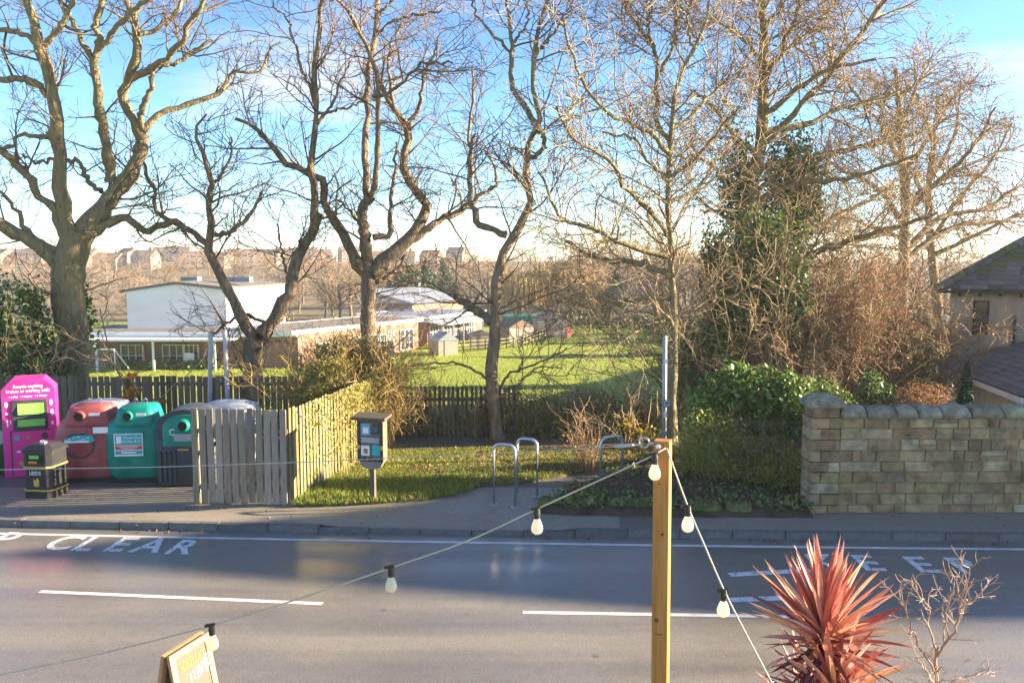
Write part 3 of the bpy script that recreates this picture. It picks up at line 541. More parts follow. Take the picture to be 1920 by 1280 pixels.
# ------------------------------------------------------------------ shrubs, ivy, hedge
def stems(base, n_, hmin, hmax, spread, r0=.018, K=8, wig=.12, up=.1):
    base = np.asarray(base, float); b0 = base[rng.integers(0, len(base), n_)]+np.c_[rng.normal(size=(n_, 2))*.08, np.zeros(n_)]
    d = nrm(np.c_[rng.normal(size=(n_, 2))*spread, np.ones(n_)]); L_ = rng.uniform(hmin, hmax, n_); o = np.empty((n_, K, 3)); o[:, 0] = b0
    for k in range(1, K):
        o[:, k] = o[:, k-1]+d*(L_/(K-1))[:, None]; d = nrm(d+rng.normal(size=(n_, 3))*wig+np.array([0, 0, up*.2]))
    return o, np.repeat((r0*rng.uniform(.6, 1.3, n_))[:, None], K, 1)*np.linspace(1, .3, K)[None, :]
def shrub(name, label, cat, bases, n_st, h, spread, tmat, lv, ells=None, nleaf=0, lsize=.08, lmat=None, group=None, r0=.018, wig=.12, shell=.45, asp=.55):
    bases = [tuple(b) for b in bases]; b = np.array(bases).mean(0); b[2] = min(q[2] for q in bases); root = empty(name, b, 0, label, cat, group)
    Ps, Rs = stems(bases, n_st, h[0], h[1], spread, r0, wig=wig); A1, B1 = grow(Ps, Rs, lv[0], .3, .9, 30, 75, 6, .05, .22, .65, .012, .006, .2, cap=3800); bt = [(Ps, Rs, 5), (A1, B1, 3)]
    if lv[1]: A2, B2 = grow(A1, B1, lv[1], .15, .5, 30, 75, 3, .02, .25, .7, .009, .005, .1, cap=14000); bt.append((A2, B2, 3))
    V, Q = tubes(bt); link('stems', npmesh('stems', V-b, Q, True), tmat, root)
    if nleaf:
        C_ = blob_pts(ells, nleaf, shell) if ells else A1[rng.integers(0, len(A1), nleaf), rng.integers(2, 6, nleaf)]+rng.normal(size=(nleaf, 3))*.05
        V, Q = leafquads(C_, lsize, asp, .5); link('foliage', npmesh('foliage', V-b, Q), lmat, root)
    return root
def gnd(px, Y): 
    x = (px-960)/F*Y; return (x, Y, .12 if Y < 22.6 else float(tz(x, Y)))
def EL(px, py, Y, rx, ry, rz):
    p = P(px, py, Y); return (p.x, p.y, p.z, rx*Y/F, ry, rz*Y/F)
# ivy sleeves
iv = empty('ivy_plant', gnd(1390, 25.6), 0, 'dark glossy ivy climbing the sweeping tree trunk', 'ivy'); ib = np.array(iv.location)
C_ = blob_pts([EL(1380, 330, 26, 36, .5, 95), EL(1480, 330, 26.6, 45, .7, 90), EL(1450, 430, 26.5, 80, .8, 60), EL(1440, 620, 25.2, 90, .8, 90), EL(1380, 600, 23.5, 50, .5, 120), EL(1330, 680, 23.3, 60, .5, 60), EL(1470, 560, 23.6, 60, .5, 110), EL(1420, 480, 24.2, 60, .5, 90), EL(1340, 480, 24.8, 30, .4, 60), EL(1390, 560, 25.9, 45, .6, 130), EL(1470, 550, 26.3, 60, .8, 110), EL(1385, 680, 25.6, 60, .7, 60), EL(1510, 380, 27, 45, .7, 90)], 40000, .2)
V, Q = leafquads(C_, .10, .8, .3); link('foliage', npmesh('foliage', V-ib, Q), leaf_ivy, iv)
Ps, Rs = stems([gnd(1385, 25.6)], 14, 4, 8, .08, .03, 12, .05); V, Q = tubes([(Ps, Rs, 5)]); link('stems', npmesh('stems', V-ib, Q, True), bark_c, iv)
shrub('ivy_bush', 'ivy-covered twiggy bush at the foot of the huge mossy tree', 'bush', [gnd(30, 24.2), gnd(90, 24), gnd(-40, 24.4)], 60, (1.8, 4.2), .35, twig_b, (3, 2.5), [EL(40, 590, 24, 60, .9, 70), EL(75, 680, 24, 70, .8, 60), EL(-30, 640, 24.4, 70, 1, 90), EL(150, 590, 26.5, 35, .5, 70)], 7000, .11, leaf_ivy, asp=.8)
shrub('hawthorn_thicket', 'pale leafless tangle of thorny twigs around the signpost', 'thicket', [gnd(x, 24.0+.25*(i % 4)) for i, x in enumerate(range(1275, 1510, 22))], 190, (2.0, 6.8), .33, twig_b, (4.4, 4.2), r0=.02, wig=.2)
shrub('bramble_thicket', 'russet leafless thicket beyond the stone wall', 'thicket', [gnd(x, 24.5+.5*(i % 4)) for i, x in enumerate(range(1490, 1640, 15))], 190, (2.2, 6.4), .30, twig_c, (4.4, 4.2), None, 11000, .065, leaf_brown, r0=.02, wig=.18)
shrub('bramble_patch', 'lower tangle of russet brambles between the thicket and the garage', 'brambles', [gnd(x, 25.5+.4*(i % 4)) for i, x in enumerate(range(1630, 1765, 11))], 130, (1.4, 3.9), .34, twig_c, (4.2, 4.0), None, 5000, .065, leaf_brown, r0=.016, wig=.2)
shrub('golden_bush', 'golden twiggy bush growing over the slatted side fence', 'bush', [gnd(x, 21.3+.2*(i % 3)) for i, x in enumerate(range(575, 740, 15))], 190, (1.5, 3.4), .32, twig_gold, (4.0, 3.0), [EL(650, 680, 21.6, 95, .8, 60), EL(620, 740, 21.4, 85, .7, 50), EL(700, 710, 21.6, 60, .6, 50), EL(620, 700, 20.6, 50, .5, 40), EL(590, 750, 20.2, 40, .4, 35)], 24000, .06, leaf_gold, r0=.012, wig=.2, shell=.2)
shrub('laurel_bush', 'bright green laurel bush beside the gate pillar of the stone wall', 'bush', [gnd(1400, 18.0), gnd(1460, 17.8), gnd(1500, 17.9), gnd(1350, 18.0)], 40, (1, 2.2), .3, bark_c, (2, 0), [EL(1430, 755, 17.9, 100, .55, 62), EL(1350, 760, 18.0, 60, .5, 60), EL(1490, 760, 17.8, 42, .5, 70), EL(1400, 830, 17.7, 95, .5, 60), EL(1400, 720, 18.2, 70, .4, 45)], 8500, .115, leaf_laurel)
shrub('spreading_shrub', 'low yellow-green shrub spreading in front of the laurel', 'shrub', [gnd(1340, 17.4), gnd(1400, 17.2), gnd(1460, 17.0)], 60, (.6, 1.5), .5, bark_c, (4, 2), [EL(1400, 865, 17.1, 105, .5, 60), EL(1330, 830, 17.3, 60, .5, 75), EL(1470, 880, 16.9, 55, .45, 50), EL(1300, 860, 17.5, 40, .4, 60)], 14000, .05, leaf_yellow)
shrub('yellow_leaf_shrub', 'thin shrub with clear yellow leaves in front of the hedge', 'shrub', [gnd(1180, 21.2), gnd(1205, 21.2)], 14, (.8, 1.5), .3, twig_b, (2, 0), [EL(1170, 800, 21, 30, .3, 26), EL(1205, 815, 21, 30, .3, 22)], 110, .10, leaf_yel, asp=.8, shell=.1)
shrub('dogwood_shrub', 'red-stemmed leafless shrub between the bicycle stands', 'shrub', [gnd(1110, 18.6), gnd(1090, 18.7)], 40, (.6, 1.5), .18, twig_c, (1.5, 0), None, 60, .05, leaf_orange, r0=.008, wig=.06)
shrub('hedge', 'dark leafy hedge with bare stems along the back of the verge', 'hedge', [gnd(x, 22.5+.15*(i % 3)) for i, x in enumerate(range(890, 1245, 10))]+[gnd(x, 23.1) for x in range(740, 890, 14)], 330, (.9, 1.75), .25, twig_b, (2.5, 1.5), [EL(x, 790+8*math.sin(x), 22.7, 28, .55, 58) for x in range(905, 1240, 22)]+[EL(x, 812, 23.0, 24, .4, 40) for x in range(740, 900, 24)], 17000, .075, leaf_hedge, r0=.013, wig=.2, shell=.25)
for i, (px, Y, col, sz, h, lb) in enumerate([(1640, 21.5, leaf_ivy, .10, 1.75, 'rounded variegated evergreen shrub behind the stone wall'), (1735, 21, leaf_brown, .06, 1.75, 'clipped brown beech hedge behind the stone wall'), (1560, 19.5, leaf_laurel, .09, 1.9, 'sunlit yellow-green shrub behind the gate pillar')]):
    b = gnd(px, Y); shrub('garden_shrub', lb, 'shrub', [b], 30, (h*.5, h), .25, bark_c, (3, 1), [(b[0], b[1], h*.62+.1, .55+.15*(i == 1), .5, h*.42)], 3000, sz, col, shell=.5)
b = gnd(1820, 20); cf = empty('conifer_shrub', b, 0, 'small dark conical conifer beside the cream garage wall', 'conifer')
n_ = 3500; t = rng.random(n_)**.7; a = rng.uniform(0, 6.28, n_); C_ = np.c_[np.cos(a)*.30*(1-t)**.7*rng.uniform(.7, 1, n_), np.sin(a)*.30*(1-t)**.7*rng.uniform(.7, 1, n_), .1+t*2.25]
V, Q = leafquads(C_, .07, .5); link('foliage', npmesh('foliage', V, Q), leaf_conifer, cf); MB().tube([(0, 0, 0), (0, 0, 1.9)], [.05, .01], 6).build('trunk', bark_b, cf)
# low growth over the bed and creepers on the side fence
bp_ = sample_poly(bd, 9500); kp = (np.sin(bp_[:, 0]*2.3+1)*np.cos(bp_[:, 1]*2.9)+rng.normal(size=len(bp_))*.6) > -.1; bp_ = bp_[kp]; C_ = np.c_[bp_, .26+.12*rng.random(len(bp_))+.1*np.exp(-((bp_[:, 0]-bc.x)**2+(bp_[:, 1]-bc.y)**2))]
V, Q = leafquads(C_, .085, .75, 2.0); tag(link('ground_ivy', npmesh('ground_ivy', V, Q), leaf_hedge), 'low green ivy and weeds covering the planting bed', 'ground cover', kind='stuff')
fa = np.array([*G(543, 949, .12)]); fb = np.array([-3.25, 21.2, .12]); n_ = 6500; t = rng.random(n_)**.6; C_ = fa+(fb-fa)*t[:, None]; h_ = rng.random(n_)**.6*1.9; kp = rng.random(n_) < .15+.85*(t*.6+.5*h_/1.9-.25*np.cos(t*17)*np.sin(h_*5)).clip(0, 1)**1.6; C_ = (C_+np.c_[.06+.10*rng.random(n_), -.03*np.ones(n_), h_])[kp]
cpx = empty('creeper', tuple(fa), 0, 'golden creeper scrambling over the sunlit slatted fence', 'creeper'); V, Q = leafquads(C_, .055, .6); link('foliage', npmesh('foliage', V-fa, Q), leaf_gold, cpx)
Ps, Rs = stems([tuple(fa+(fb-fa)*f_+np.array([.09, 0, 0])) for f_ in np.linspace(.35, 1, 14)], 40, .8, 2.1, .18, .008, 8, .1); V, Q = tubes([(Ps, Rs, 4)]); link('stems', npmesh('stems', V-fa, Q, True), twig_gold, cpx)
# sapling with orange leaves
sp_ = bare_tree('orange_leaf_sapling', 'thin sapling holding a few orange leaves behind the bottle banks', 21.2, [([(250, 812), (244, 755), (228, 715), (210, 670), (196, 620), (185, 580)], 3.2, 1.2), ([(240, 745), (225, 700), (215, 690)], 1.8, 1), ([(245, 765), (262, 735), (280, 700)], 1.8, 1), ([(246, 775), (275, 750), (305, 745)], 1.8, 1)], bark_c, twig_b, (.9, .8, .3, .2), 9, 1.1)[0]
C_ = blob_pts([EL(250, 735, 21.2, 22, .25, 14), EL(230, 752, 21.1, 26, .25, 12), EL(295, 752, 21.2, 18, .2, 8), EL(245, 705, 21.2, 12, .2, 12)], 130, .1); V, Q = leafquads(C_, .13, .7); link('foliage', npmesh('foliage', V-np.array(sp_.location), Q), leaf_orange, sp_)
# ------------------------------------------------------------------ fences
def slat_fence(name, label, a, b, n_, wd, h, mat, th=.02, pointed=False, rails=(.35, 1.45), jit=.02, lean=0, railside=1, z=None, postmat=None):
    a, b = Vector(a), Vector(b); d = b-a; L_ = d.length; ang = math.atan2(d.y, d.x); root = empty(name, a, ang, label, 'fence')
    prof = [(-wd/2, 0), (wd/2, 0), (wd/2, h-(.05 if pointed else .0)), (0, h), (-wd/2, h-(.05 if pointed else .0))] if pointed else [(-wd/2, 0), (wd/2, 0), (wd/2, h-.008), (wd/2-.008, h), (-wd/2+.008, h), (-wd/2, h-.008)]
    me = MB().prism(prof, 'y', -th/2, th/2).mesh('slat'); me.materials.append(mat)
    for i in range(n_):
        s = link('slat', me, None, root); s.location = ((i+.5)*L_/n_, random.uniform(-.004, .004), .04+random.uniform(-jit, jit)); s.rotation_euler = (0, lean+random.uniform(-.01, .01), 0); s.scale = (random.uniform(.93, 1.05), 1, 1)
    for rz_ in rails: MB().box((L_/2, railside*(th/2+.026), rz_), (L_, .045, .09)).build('rail', mat, root)
    k = max(2, int(L_/2.2)+1)
    for i in range(k): MB().box((.05+(L_-.1)*i/(k-1), railside*(th/2+.1), (h-.02)/2), (.1, .1, h-.02)).build('post', postmat or mat, root)
    return root
slat_fence('slatted_screen', 'grey weathered vertical-slat screen hiding the end of the bottle banks', G(362, 946, .12), G(541, 949, .12), 12, .118, 1.84, fence_m, .022, lean=0)
slat_fence('slatted_fence', 'sunlit algae-stained slatted fence running back beside the grass verge', G(543, 949, .12), (-3.25, 21.2, .12), 34, .098, 1.84, fence_l, .022, railside=1)
slat_fence('boundary_fence', 'long dark close-boarded fence behind the recycling bins', (-17, 22.4, .12), (-5.6, 22.4, .12), 70, .135, 1.62, fence_d, .02)
slat_fence('paling_fence', 'low dark pointed paling fence half hidden in the hedge', (-3.2, 22.3, .12), (.1, 22.3, .12), 27, .07, 1.38, paling_m, .02, True, rails=(.3, 1.05))
# ------------------------------------------------------------------ stone wall
def stone_mesh(seed, nx=3, ny=1, nz=2):
    r_ = random.Random(seed); m = MB().box((0, 0, 0), (1, 1, 1)); me = m.mesh('stone')
    import bmesh
    bm = bmesh.new(); bm.from_mesh(me); bmesh.ops.bevel(bm, geom=bm.edges[:], offset=.03, segments=1, affect='EDGES')
    for v in bm.verts: v.co += Vector((r_.uniform(-.02, .02), r_.uniform(-.03, .03), r_.uniform(-.035, .035)))
    bm.to_mesh(me); bm.free(); return me
protos = [stone_mesh(i) for i in range(7)]
cprot = [stone_mesh(20+i) for i in range(4)]
for me in protos: me.materials.append(stone_m)
WX0, WX1, WY = 5.53, 13.6, 15.6
wroot = empty('stone_wall', (WX0, WY, .12), 0, 'coursed sandstone garden wall with rounded coping and end pillar', 'wall')
MB().box(((WX1-WX0)/2+.03, .225, .895), (WX1-WX0-.1, .40, 1.79)).build('mortar_core', mortar_m, wroot)
z = 0.0; courses = [.16, .21, .205, .21, .19, .21, .205, .21, .20]
for ci, ch in enumerate(courses):
    x = .553
    while x < WX1-WX0-.05:
        w_ = random.choice((.18, .26, .33, .42, .5, .58, .72))*random.uniform(.88, 1.12); w_ = min(w_, WX1-WX0-x)
        split = random.random() < .10 and ch > .17
        for zz, hh in (((z, ch*.48), (z+ch*.48, ch*.52)) if split else ((z, ch),)):
            s = link('stone', random.choice(protos), None, wroot); s.location = (x+w_/2, .15+random.uniform(-.016, .012), zz+hh/2+random.uniform(-.004, .004)); s.scale = (max(w_-random.uniform(.008, .02), .05), .30, hh-random.uniform(.008, .02)); s.rotation_euler = (0, random.uniform(-.02, .02), random.uniform(-.015, .015))
        x += w_
    # pillar stones
    px_ = 0; parts_ = ((.0, .55),) if ci in (2, 6) else (((.0, .2), (.2, .55)) if ci % 2 else ((0, .34), (.34, .55)))
    for a_, b_ in parts_:
        s = link('stone', random.choice(protos), None, wroot); s.location = ((a_+b_)/2, .2, z+ch/2); s.scale = (b_-a_-.01, .5, ch-.012)
    z += ch
s = link('pillar_block', protos[0], None, wroot); s.location = (.28, .2, z+.09); s.scale = (.5, .46, .18)
m = MB(); m.loft([[(x*sx+.28, y*sx+.2, zz) for x, y in ((-.33, -.31), (.33, -.31), (.33, .31), (-.33, .31))] for zz, sx in ((z+.18, .93), (z+.2, 1), (z+.29, 1), (z+.31, .93), (z+.38, .62), (z+.42, .42))]); m.build('pillar_cap', coping_m, wroot, bevel=.01)
for me in cprot: me.materials.append(coping_m)
x = .56
while x < WX1-WX0:
    w_ = random.uniform(.34, .62); m = MB(); nn = 9
    rings = []
    for k, fx in enumerate((0, .04, .14, .5, .86, .96, 1)):
        sc = (.55, .85, 1, 1.03, 1, .85, .55)[k]; rings.append([(fx*(w_-.02), .2+math.cos(math.pi*j/(nn-1))*.27*(.9+.1*sc)*(1+random.uniform(-.08, .08)), math.sin(math.pi*j/(nn-1))**.7*.225*sc*(1+random.uniform(-.12, .12))-.01) for j in range(nn)])
    m.loft(rings); o = m.build('coping_stone', coping_m, wroot, True); o.location = (x, 0, z); x += w_
# ------------------------------------------------------------------ houses on the right
def slates(parent, origin, e, u, nu_rows, length_fn, cw=.34, ch_=.26, mossfn=None, maxn=320):
    """rows of slates: origin at the eaves' left end, e = unit along eaves, u = unit up the slope"""
    origin, e, u = Vector(origin), Vector(e).normalized(), Vector(u).normalized(); nrm_ = e.cross(u); q = Matrix((e, u, nrm_)).transposed()
    mes = []
    for mat in (slate_m, slatemoss_m):
        me = MB().box((0, 0, 0), (cw-.012, ch_*1.3, .014)).mesh('slate'); me.materials.append(mat); mes.append(me)
    tilt = q.to_4x4() @ Matrix.Rotation(-R(3), 4, 'X')
    for r in range(nu_rows):
        a, b = length_fn(r*ch_); x = a+(cw/2 if r % 2 else 0)
        while x < b:
            p = origin+e*(x+cw/2)+u*((r+.5)*ch_)+nrm_*(.035+random.uniform(0, .008)); o = link('slate', mes[1 if mossfn and mossfn(x, r*ch_, a) else 0], None, parent); o.matrix_local = Matrix.Translation(p) @ tilt @ Matrix.Rotation(random.uniform(-.03, .03), 4, 'Z'); x += cw
def window(parent, c, w_, h_, ang=0, frame=fascia_m, bars=(1, 1), depth=.06):
    """frame, panes and sill in a wall whose outward normal is -Y rotated by ang"""
    fr = MB(); t = .05*max(1, h_/1.5); Rm = Matrix.Rotation(ang, 4, 'Z'); Tm = Matrix.Translation(c) @ Rm
    fr.box((-w_/2, -.02, 0), (t, depth, h_+t)); fr.box((w_/2, -.02, 0), (t, depth, h_+t)); fr.box((0, -.022, h_/2), (w_-t, depth, t)); fr.box((0, -.022, -h_/2), (w_-t, depth, t))
    for i in range(1, bars[0]+1): fr.box((-w_/2+w_*i/(bars[0]+1), -.018, 0), (t*.7, depth*.8, h_-t))
    for i in range(1, bars[1]+1): fr.box((0, -.016, -h_/2+h_*i/(bars[1]+1)), (w_-t, depth*.7, t*.7))
    f = fr.build('window', frame, parent); f.matrix_local = Tm
    g = MB().box((0, -.004, 0), (w_-t*.5, .012, h_-t*.5)).build('pane', glass_m, f)
    return f
hr = empty('stone_house', (15.1, 29.4, 0), R(-33), 'brown rendered house with a moss-edged hipped slate roof', 'house')
MB().box((5, 4.6, 1.45), (10, 9.2, 4.8)).build('wall', render_m, hr)
m = MB(); m.add([(-.35, -.35, 3.86), (10.4, -.35, 3.86), (10.4, 9.5, 3.86), (-.35, 9.5, 3.86), (4.6, 4.6, 7.3), (10.4, 4.6, 7.3)], [(0, 1, 5, 4), (0, 4, 3), (3, 4, 5, 2), (1, 2, 5), (0, 3, 2, 1)]); rf = m.build('roof', slate_m, hr)
sl = math.hypot(4.95, 3.44)
slates(rf, (-.35, -.35, 3.86), (1, 0, 0), (0, 4.95, 3.44), 22, lambda v: (4.95*(v+.27)/sl, 6.6), .42, .27, lambda x, v, a: v > .5 and random.random() < (.95 if x-a < .45 else .45 if x-a < 1.0 else .06))
for k in range(14):
    h0 = Vector((-.35, -.35, 3.86)).lerp(Vector((4.6, 4.6, 7.3)), k/14); h1 = Vector((-.35, -.35, 3.86)).lerp(Vector((4.6, 4.6, 7.3)), (k+.97)/14); MB().tube([h0+Vector((0, 0, .0)), h1], [.19, .175], 8).build('hip_tile', slatemoss_m if k % 3 else slate_m, rf)
MB().bar((-.4, -.42, 3.78), (10.4, -.42, 3.78), .1).build('gutter', black_m, hr)
for x in np.arange(.3, 9.6, .6): MB().box((x, -.14, 3.68), (.09, .26, .1)).build('eaves_bracket', dark_m, hr)
window(hr, (.95, -.01, 2.9), .42, 1.1, 0, dark_m, (0, 0)); window(hr, (2.65, -.01, 2.75), .45, 1.3, 0, shed_m, (1, 0)); MB().box((1.95, -.06, 1.9), (.08, .1, 2.2)).build('drainpipe', black_m, hr)
E0 = Vector((14.1, 28.3, 1.40)); E1 = Vector((12.85, 21.2, 1.40)); ed = (E1-E0).normalized(); ud = Vector((-ed.y, ed.x, 0)); ud = ud if ud.x > 0 else -ud
gr = empty('garage', (E0.x, E0.y, 0), 0, 'low cream garage with a grey slate roof behind the stone wall', 'garage')
m = MB(); W_ = 6.2; inset = ud*.22
pts = [E0+inset, E1+inset-ed*.2, E1+inset-ed*.2+ud*(W_*2-.5), E0+inset+ud*(W_*2-.5)]; m.add([(p.x-E0.x, p.y-E0.y, -.6) for p in pts]+[(p.x-E0.x, p.y-E0.y, 1.36) for p in pts], [(0, 1, 5, 4), (1, 2, 6, 5), (2, 3, 7, 6), (3, 0, 4, 7), (4, 5, 6, 7)]); m.build('wall', cream_m, gr)
rise = 1.75; A0 = Vector((0, 0, 1.4)); A1_ = E1-E0+Vector((0, 0, 1.4)); T0 = ud*W_+Vector((0, 0, 1.4+rise)); T1 = E1-E0+ud*W_+Vector((0, 0, 1.4+rise)); B0_ = ud*W_*2+Vector((0, 0, 1.4)); B1_ = E1-E0+ud*W_*2+Vector((0, 0, 1.4))
m = MB(); m.add([A0, A1_, T1, T0, B0_, B1_], [(0, 1, 2, 3), (3, 2, 5, 4), (0, 3, 4), (1, 5, 2), (0, 4, 5, 1)]); grf = m.build('roof', slate_m, gr)
LE = (E1-E0).length; slates(grf, A0, ed, T0-A0, 17, lambda v: (0, LE-.2), .36, .3)
MB().bar(A0-ud*.03-Vector((0, 0, .09)), A1_-ud*.03-Vector((0, 0, .09)), .06, .15).build('fascia', fascia_m, gr)
for f in (.25, .55, .8): MB().bar((E1-E0)*f+inset*.86+Vector((0, 0, .0)), (E1-E0)*f+inset*.86+Vector((0, 0, 1.3)), .1).build('wall_batten', cream_m, gr)
# stone gate pier with a rounded top behind the laurel
m = MB(); nn = 12
m.loft([[(.28*s_*math.copysign(abs(math.cos(t))**.5, math.cos(t)), .28*s_*math.copysign(abs(math.sin(t))**.5, math.sin(t)), zz) for t in [2*math.pi*k/nn for k in range(nn)]] for zz, s_ in ((-.2, 1), (1.5, 1), (1.52, 1.1), (1.75, 1.1), (2.0, .95), (2.15, .6), (2.2, .2))])
o = m.build('gate_pier', coping_m, None, True); o.location = gnd(1530, 24); tag(o, 'round-topped stone gate pier half hidden behind the laurel bush', 'pier')
# neighbouring terrace further up the road, outside the picture: its shadow lies across the carriageway
def house(name, label, loc, rz, w_, d_, h_, rise, wm, rm, group=None, detail=2, cat='house'):
    r_ = empty(name, loc, rz, label, cat, group); MB().box((0, d_/2, h_/2-.5), (w_, d_, h_+1)).build('wall', wm, r_)
    m = MB(); o_ = .3; m.prism([(-o_, h_-.1), (d_/2, h_+rise), (d_+o_, h_-.1)], 'x', -w_/2-.15, w_/2+.15); ro = m.build('roof', rm, r_)
    MB().box((w_*.3, d_/2, h_+rise+.3), (.7, .6, 1.2)).build('chimney', wm, ro)
    if detail:
        nw = max(2, int(w_/2.6))
        for fl in range(2 if h_ > 4 else 1):
            for i in range(nw):
                c = (-w_/2+w_*(i+.5)/nw, -.01, 1.5+2.6*fl)
                if detail == 2: window(r_, c, 1.2, 1.3)
                else:
                    f = MB().box((c[0], -.03, c[2]), (1.3, .08, 1.3)).build('window', fascia_m, r_); MB().box((c[0], -.08, c[2]), (1.05, .04, 1.05)).build('pane', glass_m, f)
    return r_
house('terraced_house', 'brick terraced house further along the far side of the road', (46, 15.35, 0), 0, 9, 7.0, 9.6, 3.0, brick_m, slate_m)
# ------------------------------------------------------------------ school
Z0 = -4.45
sc = empty('school_building', (-19.2, 74, Z0), 0, 'single-storey brick school with white cladded hall beyond the playing field', 'school')
def SP(x, y, z=0): return Vector((x+19.2, y-74, z))
def block(base, h, wm, rm, fm=fascia_m, fh=.35, name='wall'):
    """footprint (world xy, anticlockwise), flat roof with fascia"""
    m = MB(); n_ = len(base); m.add([SP(x, y, -.5) for x, y in base]+[SP(x, y, h) for x, y in base], [(i, (i+1) % n_, (i+1) % n_+n_, i+n_) for i in range(n_)]); m.build(name, wm, sc)
    c = (sum(b[0] for b in base)/n_, sum(b[1] for b in base)/n_); ex = [(c[0]+(x-c[0])*1.03+math.copysign(.3, x-c[0]), c[1]+(y-c[1])*1.03+math.copysign(.3, y-c[1])) for x, y in base]
    m = MB(); m.add([SP(x, y, h) for x, y in ex]+[SP(x, y, h+fh) for x, y in ex], [(i, (i+1) % n_, (i+1) % n_+n_, i+n_) for i in range(n_)]+[tuple(range(n_-1, -1, -1))]); m.build('fascia', fm, sc)
    m = MB(); m.add([SP(x, y, h+fh-.03) for x, y in ex], [tuple(range(n_))]); m.build('roof', rm, sc)
block([(-38, 74.6), (-19.2, 74), (-18.5, 82), (-38, 82)], 2.75, brick_m, felt_m, fh=.4)
# white hall: shaded front, sunlit side
hf = [(-35.4, 78.4), (-26.6, 79.4), (-25.3, 95), (-36, 95)]
m = MB(); m.add([SP(*p, 2.5) for p in hf]+[SP(hf[0][0], hf[0][1], 6.65), SP(hf[1][0], hf[1][1], 6.85), SP(hf[2][0], hf[2][1], 6.85), SP(hf[3][0], hf[3][1], 6.65)], [(0, 1, 5, 4), (1, 2, 6, 5), (2, 3, 7, 6), (3, 0, 4, 7)]); m.build('hall_cladding', white_m, sc)
m = MB(); pk = SP(-31, 78.7, 7.4); pk2 = SP(-31, 95.2, 7.4); a_, b_, c_, d_ = SP(-35.9, 78.2, 6.65), SP(-26.3, 79.2, 6.85), SP(-25, 95.2, 6.85), SP(-36.4, 95.2, 6.65)
m.add([a_, pk, b_, c_, pk2, d_]+[p-Vector((0, 0, .25)) for p in (a_, pk, b_, c_, pk2, d_)], [(0, 1, 4, 5), (1, 2, 3, 4), (0, 6, 7, 1), (1, 7, 8, 2), (2, 8, 9, 3), (6, 11, 10, 7), (7, 10, 9, 8)]); m.build('hall_roof', felt_m, sc)
m = MB(); m.add([SP(-35.4, 78.38, 6.6), SP(-26.6, 79.38, 6.8), SP(-31, 78.9, 7.3)], [(0, 1, 2)]); m.build('hall_gable', white_m, sc)
for px in (-27.9, -26.4, -31.5): MB().box(SP(px, 84, 7.5), (1.6, 1.2, .5)).build('roof_light', bluroof_m, sc)
# veranda
MB().box(SP(-30.5, 72.9, 2.62), (13.5, 2.6, .16)).build('veranda_roof', fascia_m, sc)
for px in (-35.2, -30.4, -25.2): MB().box(SP(px, 71.9, 1.2), (.16, .16, 2.7)).build('veranda_post', white_m, sc)
for px, w_ in ((-33.2, 1.9), (-29.6, 1.8), (-28, 1.2)): window(sc, SP(px, 74.25 if px < -30 else 74.2, 1.05), w_, 1.9, 0, white_m, (2, 1), .3)
MB().box(SP(-28.0, 73.6, .7), (.85, .1, 1.3)).build('white_panel', white_m, sc)
# sunlit classroom wing
def wing(p0, p1, back, h, rm, fh=.35, nm='wall'):
    d = Vector((p1[0]-p0[0], p1[1]-p0[1], 0)).normalized(); nb = Vector((-d.y, d.x, 0))*back
    block([p0, p1, (p1[0]+nb.x, p1[1]+nb.y), (p0[0]+nb.x, p0[1]+nb.y)], h, brick_m, rm, fh=fh, name=nm); return d, math.atan2(d.y, d.x)
d1, a1 = wing((-18.6, 73.8), (-9.9, 89.7), 7.5, 2.95, felt_m)
for f, w_, h_, zc in ((.18, 1.5, 1.5, 1.2), (.30, 1.5, 1.5, 1.2), (.45, 1.6, 1.7, 1.2), (.56, 2.0, 1.8, 1.2), (.66, 1.0, 1.9, 1.1), (.73, .9, 2.2, 1.1), (.88, 2.2, 2.0, 1.25)):
    window(sc, SP(-18.6+8.7*f, 73.8+15.9*f, zc)+Vector((d1.y, -d1.x, 0))*.03, w_, h_, a1, white_m, (2, 2), .2)
d2, a2 = wing((-9.2, 92.5), (-3.6, 103), 9, 3.0, bluroof_m)
for f in (.1, .3, .5, .75): window(sc, SP(-9.2+5.6*f, 92.5+10.5*f, 1.2)+Vector((d2.y, -d2.x, 0))*.03, 1.7, 2.0, a2, white_m, (2, 2), .2)
m = MB(); nn_ = Vector((d2.y, -d2.x, 0)); q0 = SP(-9.6, 91.6, 2.75); q1 = SP(-4.6, 101.2, 2.75); m.add([q0, q1, q1+nn_*2.4-Vector((0, 0, .35)), q0+nn_*2.4-Vector((0, 0, .35))]+[p+Vector((0, 0, .14)) for p in (q0, q1, q1+nn_*2.4-Vector((0, 0, .35)), q0+nn_*2.4-Vector((0, 0, .35)))], [(3, 2, 1, 0), (4, 5, 6, 7), (0, 1, 5, 4), (1, 2, 6, 5), (2, 3, 7, 6), (3, 0, 4, 7)]); m.build('canopy', bluroof_m, sc)
for f in (.05, .25, .45, .65, .85): p = q0.lerp(q1, f)+nn_*2.2; MB().box((p.x, p.y, 1.1), (.16, .16, 2.4)).build('canopy_post', white_m, sc)
